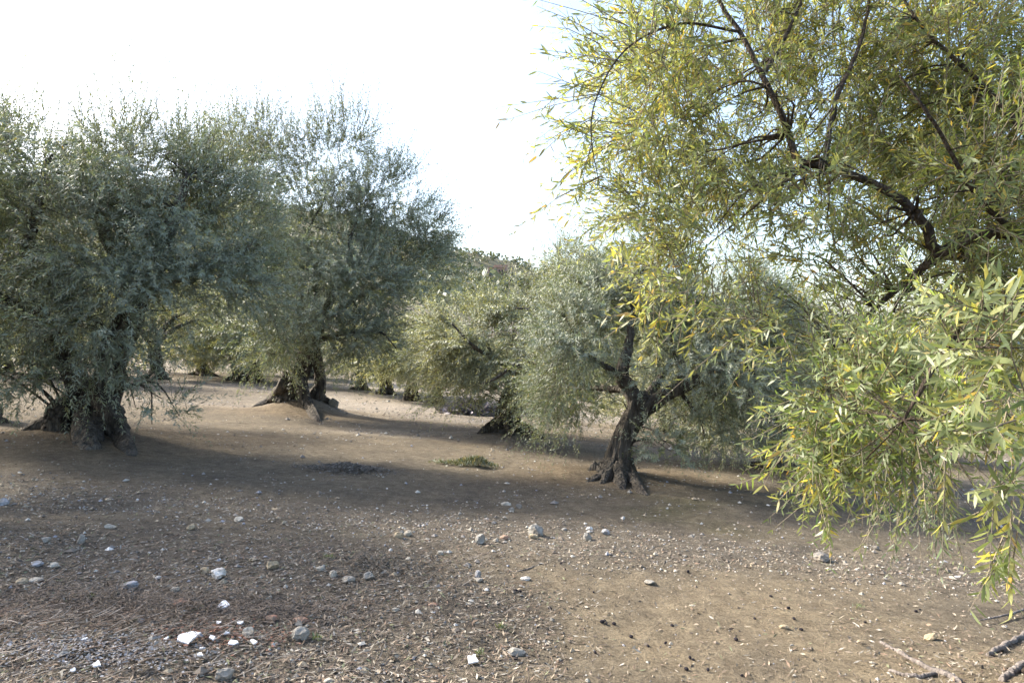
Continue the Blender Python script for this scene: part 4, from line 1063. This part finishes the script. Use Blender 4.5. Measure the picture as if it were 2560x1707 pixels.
def litter():
    m = Mesh()
    x, y = scatter(76000, 3.0, 13, None)
    n_ = fbm(x * 0.9, y * 0.9, 41, 4)
    w = 0.09 + 0.9 * smooth(.5, -.9, x - .25 * (y - 3.5) + (n_ - .5) * 1.8) * smooth(6.3, 5.2, y)
    w = np.maximum(w, .8 * smooth(.9, .2, np.abs(y - 6.4 + .08 * x + (n_ - .5))))
    w = np.maximum(w, .5 * smooth(1.6, 2.4, x) * smooth(5.5, 4, y))
    k = rng.random(len(x)) < w; x, y = x[k], y[k]; n = len(x)
    pal = np.array([(.20, .155, .115), (.28, .23, .175), (.34, .30, .235), (.23, .16, .115), (.11, .09, .075), (.40, .37, .32), (.18, .19, .11)])
    c = pal[rng.choice(7, n, p=[.26, .22, .14, .12, .14, .06, .06])] * rng.uniform(.75, 1.2, (n, 1))
    strips(m, x, y, rng.uniform(.02, .055, n), rng.uniform(.004, .012, n), c)
    add('leaf_litter', m.mesh('leaf_litter', M_LITTER, False), None, 'dry brown olive leaves littering the soil', 'litter', kind='stuff')
    # thin dry twigs, thickest in the corner heap
    m = Mesh()
    q = ground_hit(120, 1620)
    X = np.concatenate([q[0] + rng.normal(size=900) * .55, rng.uniform(-.7, .05, 900) * 4.4]); Yy = np.concatenate([q[1] + rng.normal(size=900) * .33, rng.uniform(3.3, 5.6, 900)])
    n = len(X); a = rng.normal(.5, .8, n); L = rng.uniform(.03, .12, n); r_ = rng.uniform(.0012, .0032, n)
    d = np.stack([np.cos(a), np.sin(a), np.abs(rng.normal(size=n)) * .18], -1)
    heap = np.exp(-((X - q[0]) ** 2 / .5 + (Yy - q[1]) ** 2 / .16))
    b = np.stack([X, Yy, terrain(X, Yy) + .004 + heap * rng.uniform(0, .16, n)], -1)
    t = np.linspace(0, 1, 4)
    sd = unit(np.cross(d, [0, 0, 1.0])); up = np.cross(sd, d)
    Pm = b[:, None] + d[:, None] * (L[:, None] * t)[..., None] + sd[:, None] * (rng.normal(size=(n, 1)) * .25 * L[:, None] * t ** 2)[..., None]
    th = np.arange(3) * 2.094
    ring = sd[:, None, None] * np.cos(th)[None, None, :, None] + up[:, None, None] * np.sin(th)[None, None, :, None]
    V = (Pm[:, :, None] + ring * (r_[:, None] * np.linspace(1, .6, 4)[None])[:, :, None, None]).reshape(-1, 3)
    b0 = (np.arange(n) * 12)[:, None, None, None] + (np.arange(3) * 3)[None, :, None, None]; j = np.arange(3)[None, None, :, None]; jn = (j + 1) % 3
    Q = np.concatenate([b0 + j, b0 + jn, b0 + 3 + jn, b0 + 3 + j], -1).reshape(-1, 4)
    pal = np.array([(.22, .19, .16), (.15, .115, .09), (.33, .29, .25), (.19, .135, .10)])
    m.put(V, Q=Q, C=np.repeat(pal[rng.integers(4, size=n)] * rng.uniform(.7, 1.15, (n, 1)), 12, 0))
    add('dry_twigs', m.mesh('dry_twigs', M_LITTER, True), None, 'tangle of thin dry twigs and stalks at lower left', 'twigs', kind='stuff')
    # brown needle-like heap, ash, crumbs
    m = Mesh()
    for px, py, sx_, sy_, n, cc, L0, W0, hh in ((300, 1520, .5, .16, 5200, (.19, .150, .115), .038, .004, .05), (220, 1630, .28, .10, 1500, (.38, .37, .37), .016, .010, .01), (560, 1580, .18, .09, 350, (.26, .135, .09), .020, .014, .012), (700, 1530, .35, .1, 1800, (.16, .13, .105), .04, .005, .02), (980, 1420, .3, .2, 1500, (.10, .09, .075), .03, .008, .02)):
        q = ground_hit(px, py); X = q[0] + rng.normal(size=n) * sx_; Yy = q[1] + rng.normal(size=n) * sy_
        c = np.array(cc)[None] * rng.uniform(.55, 1.35, (n, 1))
        strips(m, X, Yy, L0 * rng.uniform(.5, 1.6, n), W0 * rng.uniform(.6, 1.4, n), c, .003 + hh * rng.random(n), .25)
    add('debris_heap', m.mesh('debris_heap', M_LITTER, False), None, 'brown stalks, pale ash and red crumbs heaped at lower left', 'debris', kind='stuff')
litter()

# ---------------------------------------------------------------- heaps and weeds in the middle distance
def heap(px, py, wpx, hpx, name, label, cat, n, L, cols, dep=.5, up=.4):
    q = ground_hit(px, py); s_ = q[1] / FOC; w = wpx * s_ / 2; h = hpx * s_
    m = Mesh(); u = rng.normal(size=(n, 2)) * .5
    X = u[:, 0] * w; Yy = u[:, 1] * w * dep; hz = h * np.exp(-(u ** 2).sum(1) * 1.4) * rng.random(n) ** .5
    d = unit(np.stack([rng.normal(size=n), rng.normal(size=n), up * np.abs(rng.normal(size=n)) + (up > .8) * .8], -1)); s2 = unit(np.cross(d, rng.normal(size=(n, 3))))
    b = np.stack([X, Yy, terrain(q[0] + X, q[1] + Yy) - q[2] + hz + .004], -1); ll = L * rng.uniform(.5, 1.4, (n, 1))
    V = np.stack([b, b + d * ll * .5 - s2 * ll * .1, b + d * ll, b + d * ll * .5 + s2 * ll * .1], 1)
    c = np.array(cols)[rng.integers(len(cols), size=n)] * rng.uniform(.7, 1.2, (n, 1))
    m.put(V.reshape(-1, 3), Q=np.arange(n)[:, None] * 4 + np.arange(4)[None], C=np.repeat(c, 4, 0))
    add(name, m.mesh(name, M_LITTER if cat != 'weeds' else M_LEAF, False), None, label, cat, loc=q, kind='stuff' if hpx < 12 else None)
heap(870, 1172, 200, 15, 'debris_pile', 'low dark heap of raked leaves and clods left of the weeds', 'pile', 4200, .04, [(.12, .105, .09), (.18, .155, .13), (.28, .26, .23)], .45, .15)
heap(1185, 1165, 95, 20, 'weed_clump', 'green clump of weeds alone on the open soil', 'weeds', 1500, .06, [(.06, .08, .035), (.10, .11, .05), (.19, .16, .09)], .6, .9)
heap(1120, 1160, 90, 6, 'weed_clump', 'flat thin weeds trailing left of the green clump', 'weeds', 250, .06, [(.10, .11, .05), (.14, .14, .07)], .5, .6)
heap(1180, 1035, 110, 34, 'brush_pile', 'grey-purple pile of cut brush beside the gravel strip', 'pile', 2200, .3, [(.26, .24, .26), (.36, .34, .36), (.20, .18, .19)], .6)
for px, py, lab in ((232, 1500, 'tiny green sprout in the litter below the blue wedge stone'), (822, 1398, 'bright green sprout above the cream block'), (792, 1600, 'green sprout right of the large rounded grey stone'), (1200, 1640, 'small green weed on the edge of the tan soil'), (1255, 1572, 'green weed tuft left on the tan soil'), (2145, 1520, 'faint green weed on the soil at right')):
    heap(px, py, 26, 8, 'weed_sprout', lab, 'weeds', 40, .028, [(.10, .13, .05), (.15, .17, .08)], .7, 1.0)

# ---------------------------------------------------------------- dead wood, lower right
def stick(pix, rads, label, name='dead_branch', lift=0.0, side=None):
    P = []
    for (px, py), r_ in zip(pix, rads):
        q = ground_hit(px, py); q[2] += r_ * .6 + lift; P.append(q)
    o0 = P[0].copy(); m = Mesh()
    V, Q, T = tube([p - o0 for p in P], rads, 18, 9, .18, int(pix[0][0]), .25); m.put(V, Q, T)
    return add(name, m.mesh(name, M_DEAD, True), None, label, 'branch', 'dead branches at lower right' if pix[0][0] > 2000 else None, loc=o0)
stick([(2200, 1606), (2260, 1640), (2320, 1672), (2400, 1704)], [.010, .014, .016, .018], 'grey dead branch running to the bottom edge, upper one')
stick([(2222, 1677), (2285, 1692), (2340, 1688)], [.008, .011, .012], 'short dark dead branch below the long grey one')
stick([(2468, 1640), (2510, 1618), (2570, 1588)], [.012, .018, .02], 'dead branch in the litter at the right edge')
stick([(2505, 1704), (2540, 1680), (2590, 1650)], [.018, .022, .025], 'thick dark dead branch in the bottom right corner')
stick([(2448, 1558), (2500, 1548), (2580, 1528)], [.004, .007, .010], 'thin bare stick jutting in from the right edge', lift=.02)
stick([(1262, 1430), (1300, 1427), (1330, 1418), (1355, 1408)], [.003, .004, .004, .003], 'thin curved twig on the soil above the lone white stone')
stick([(0, 1531), (30, 1527), (62, 1520)], [.010, .010, .008], 'pale broken stick at the left edge')
stick([(735, 1655), (770, 1625), (800, 1606)], [.003, .004, .003], 'thin straight twig below the large rounded grey stone')
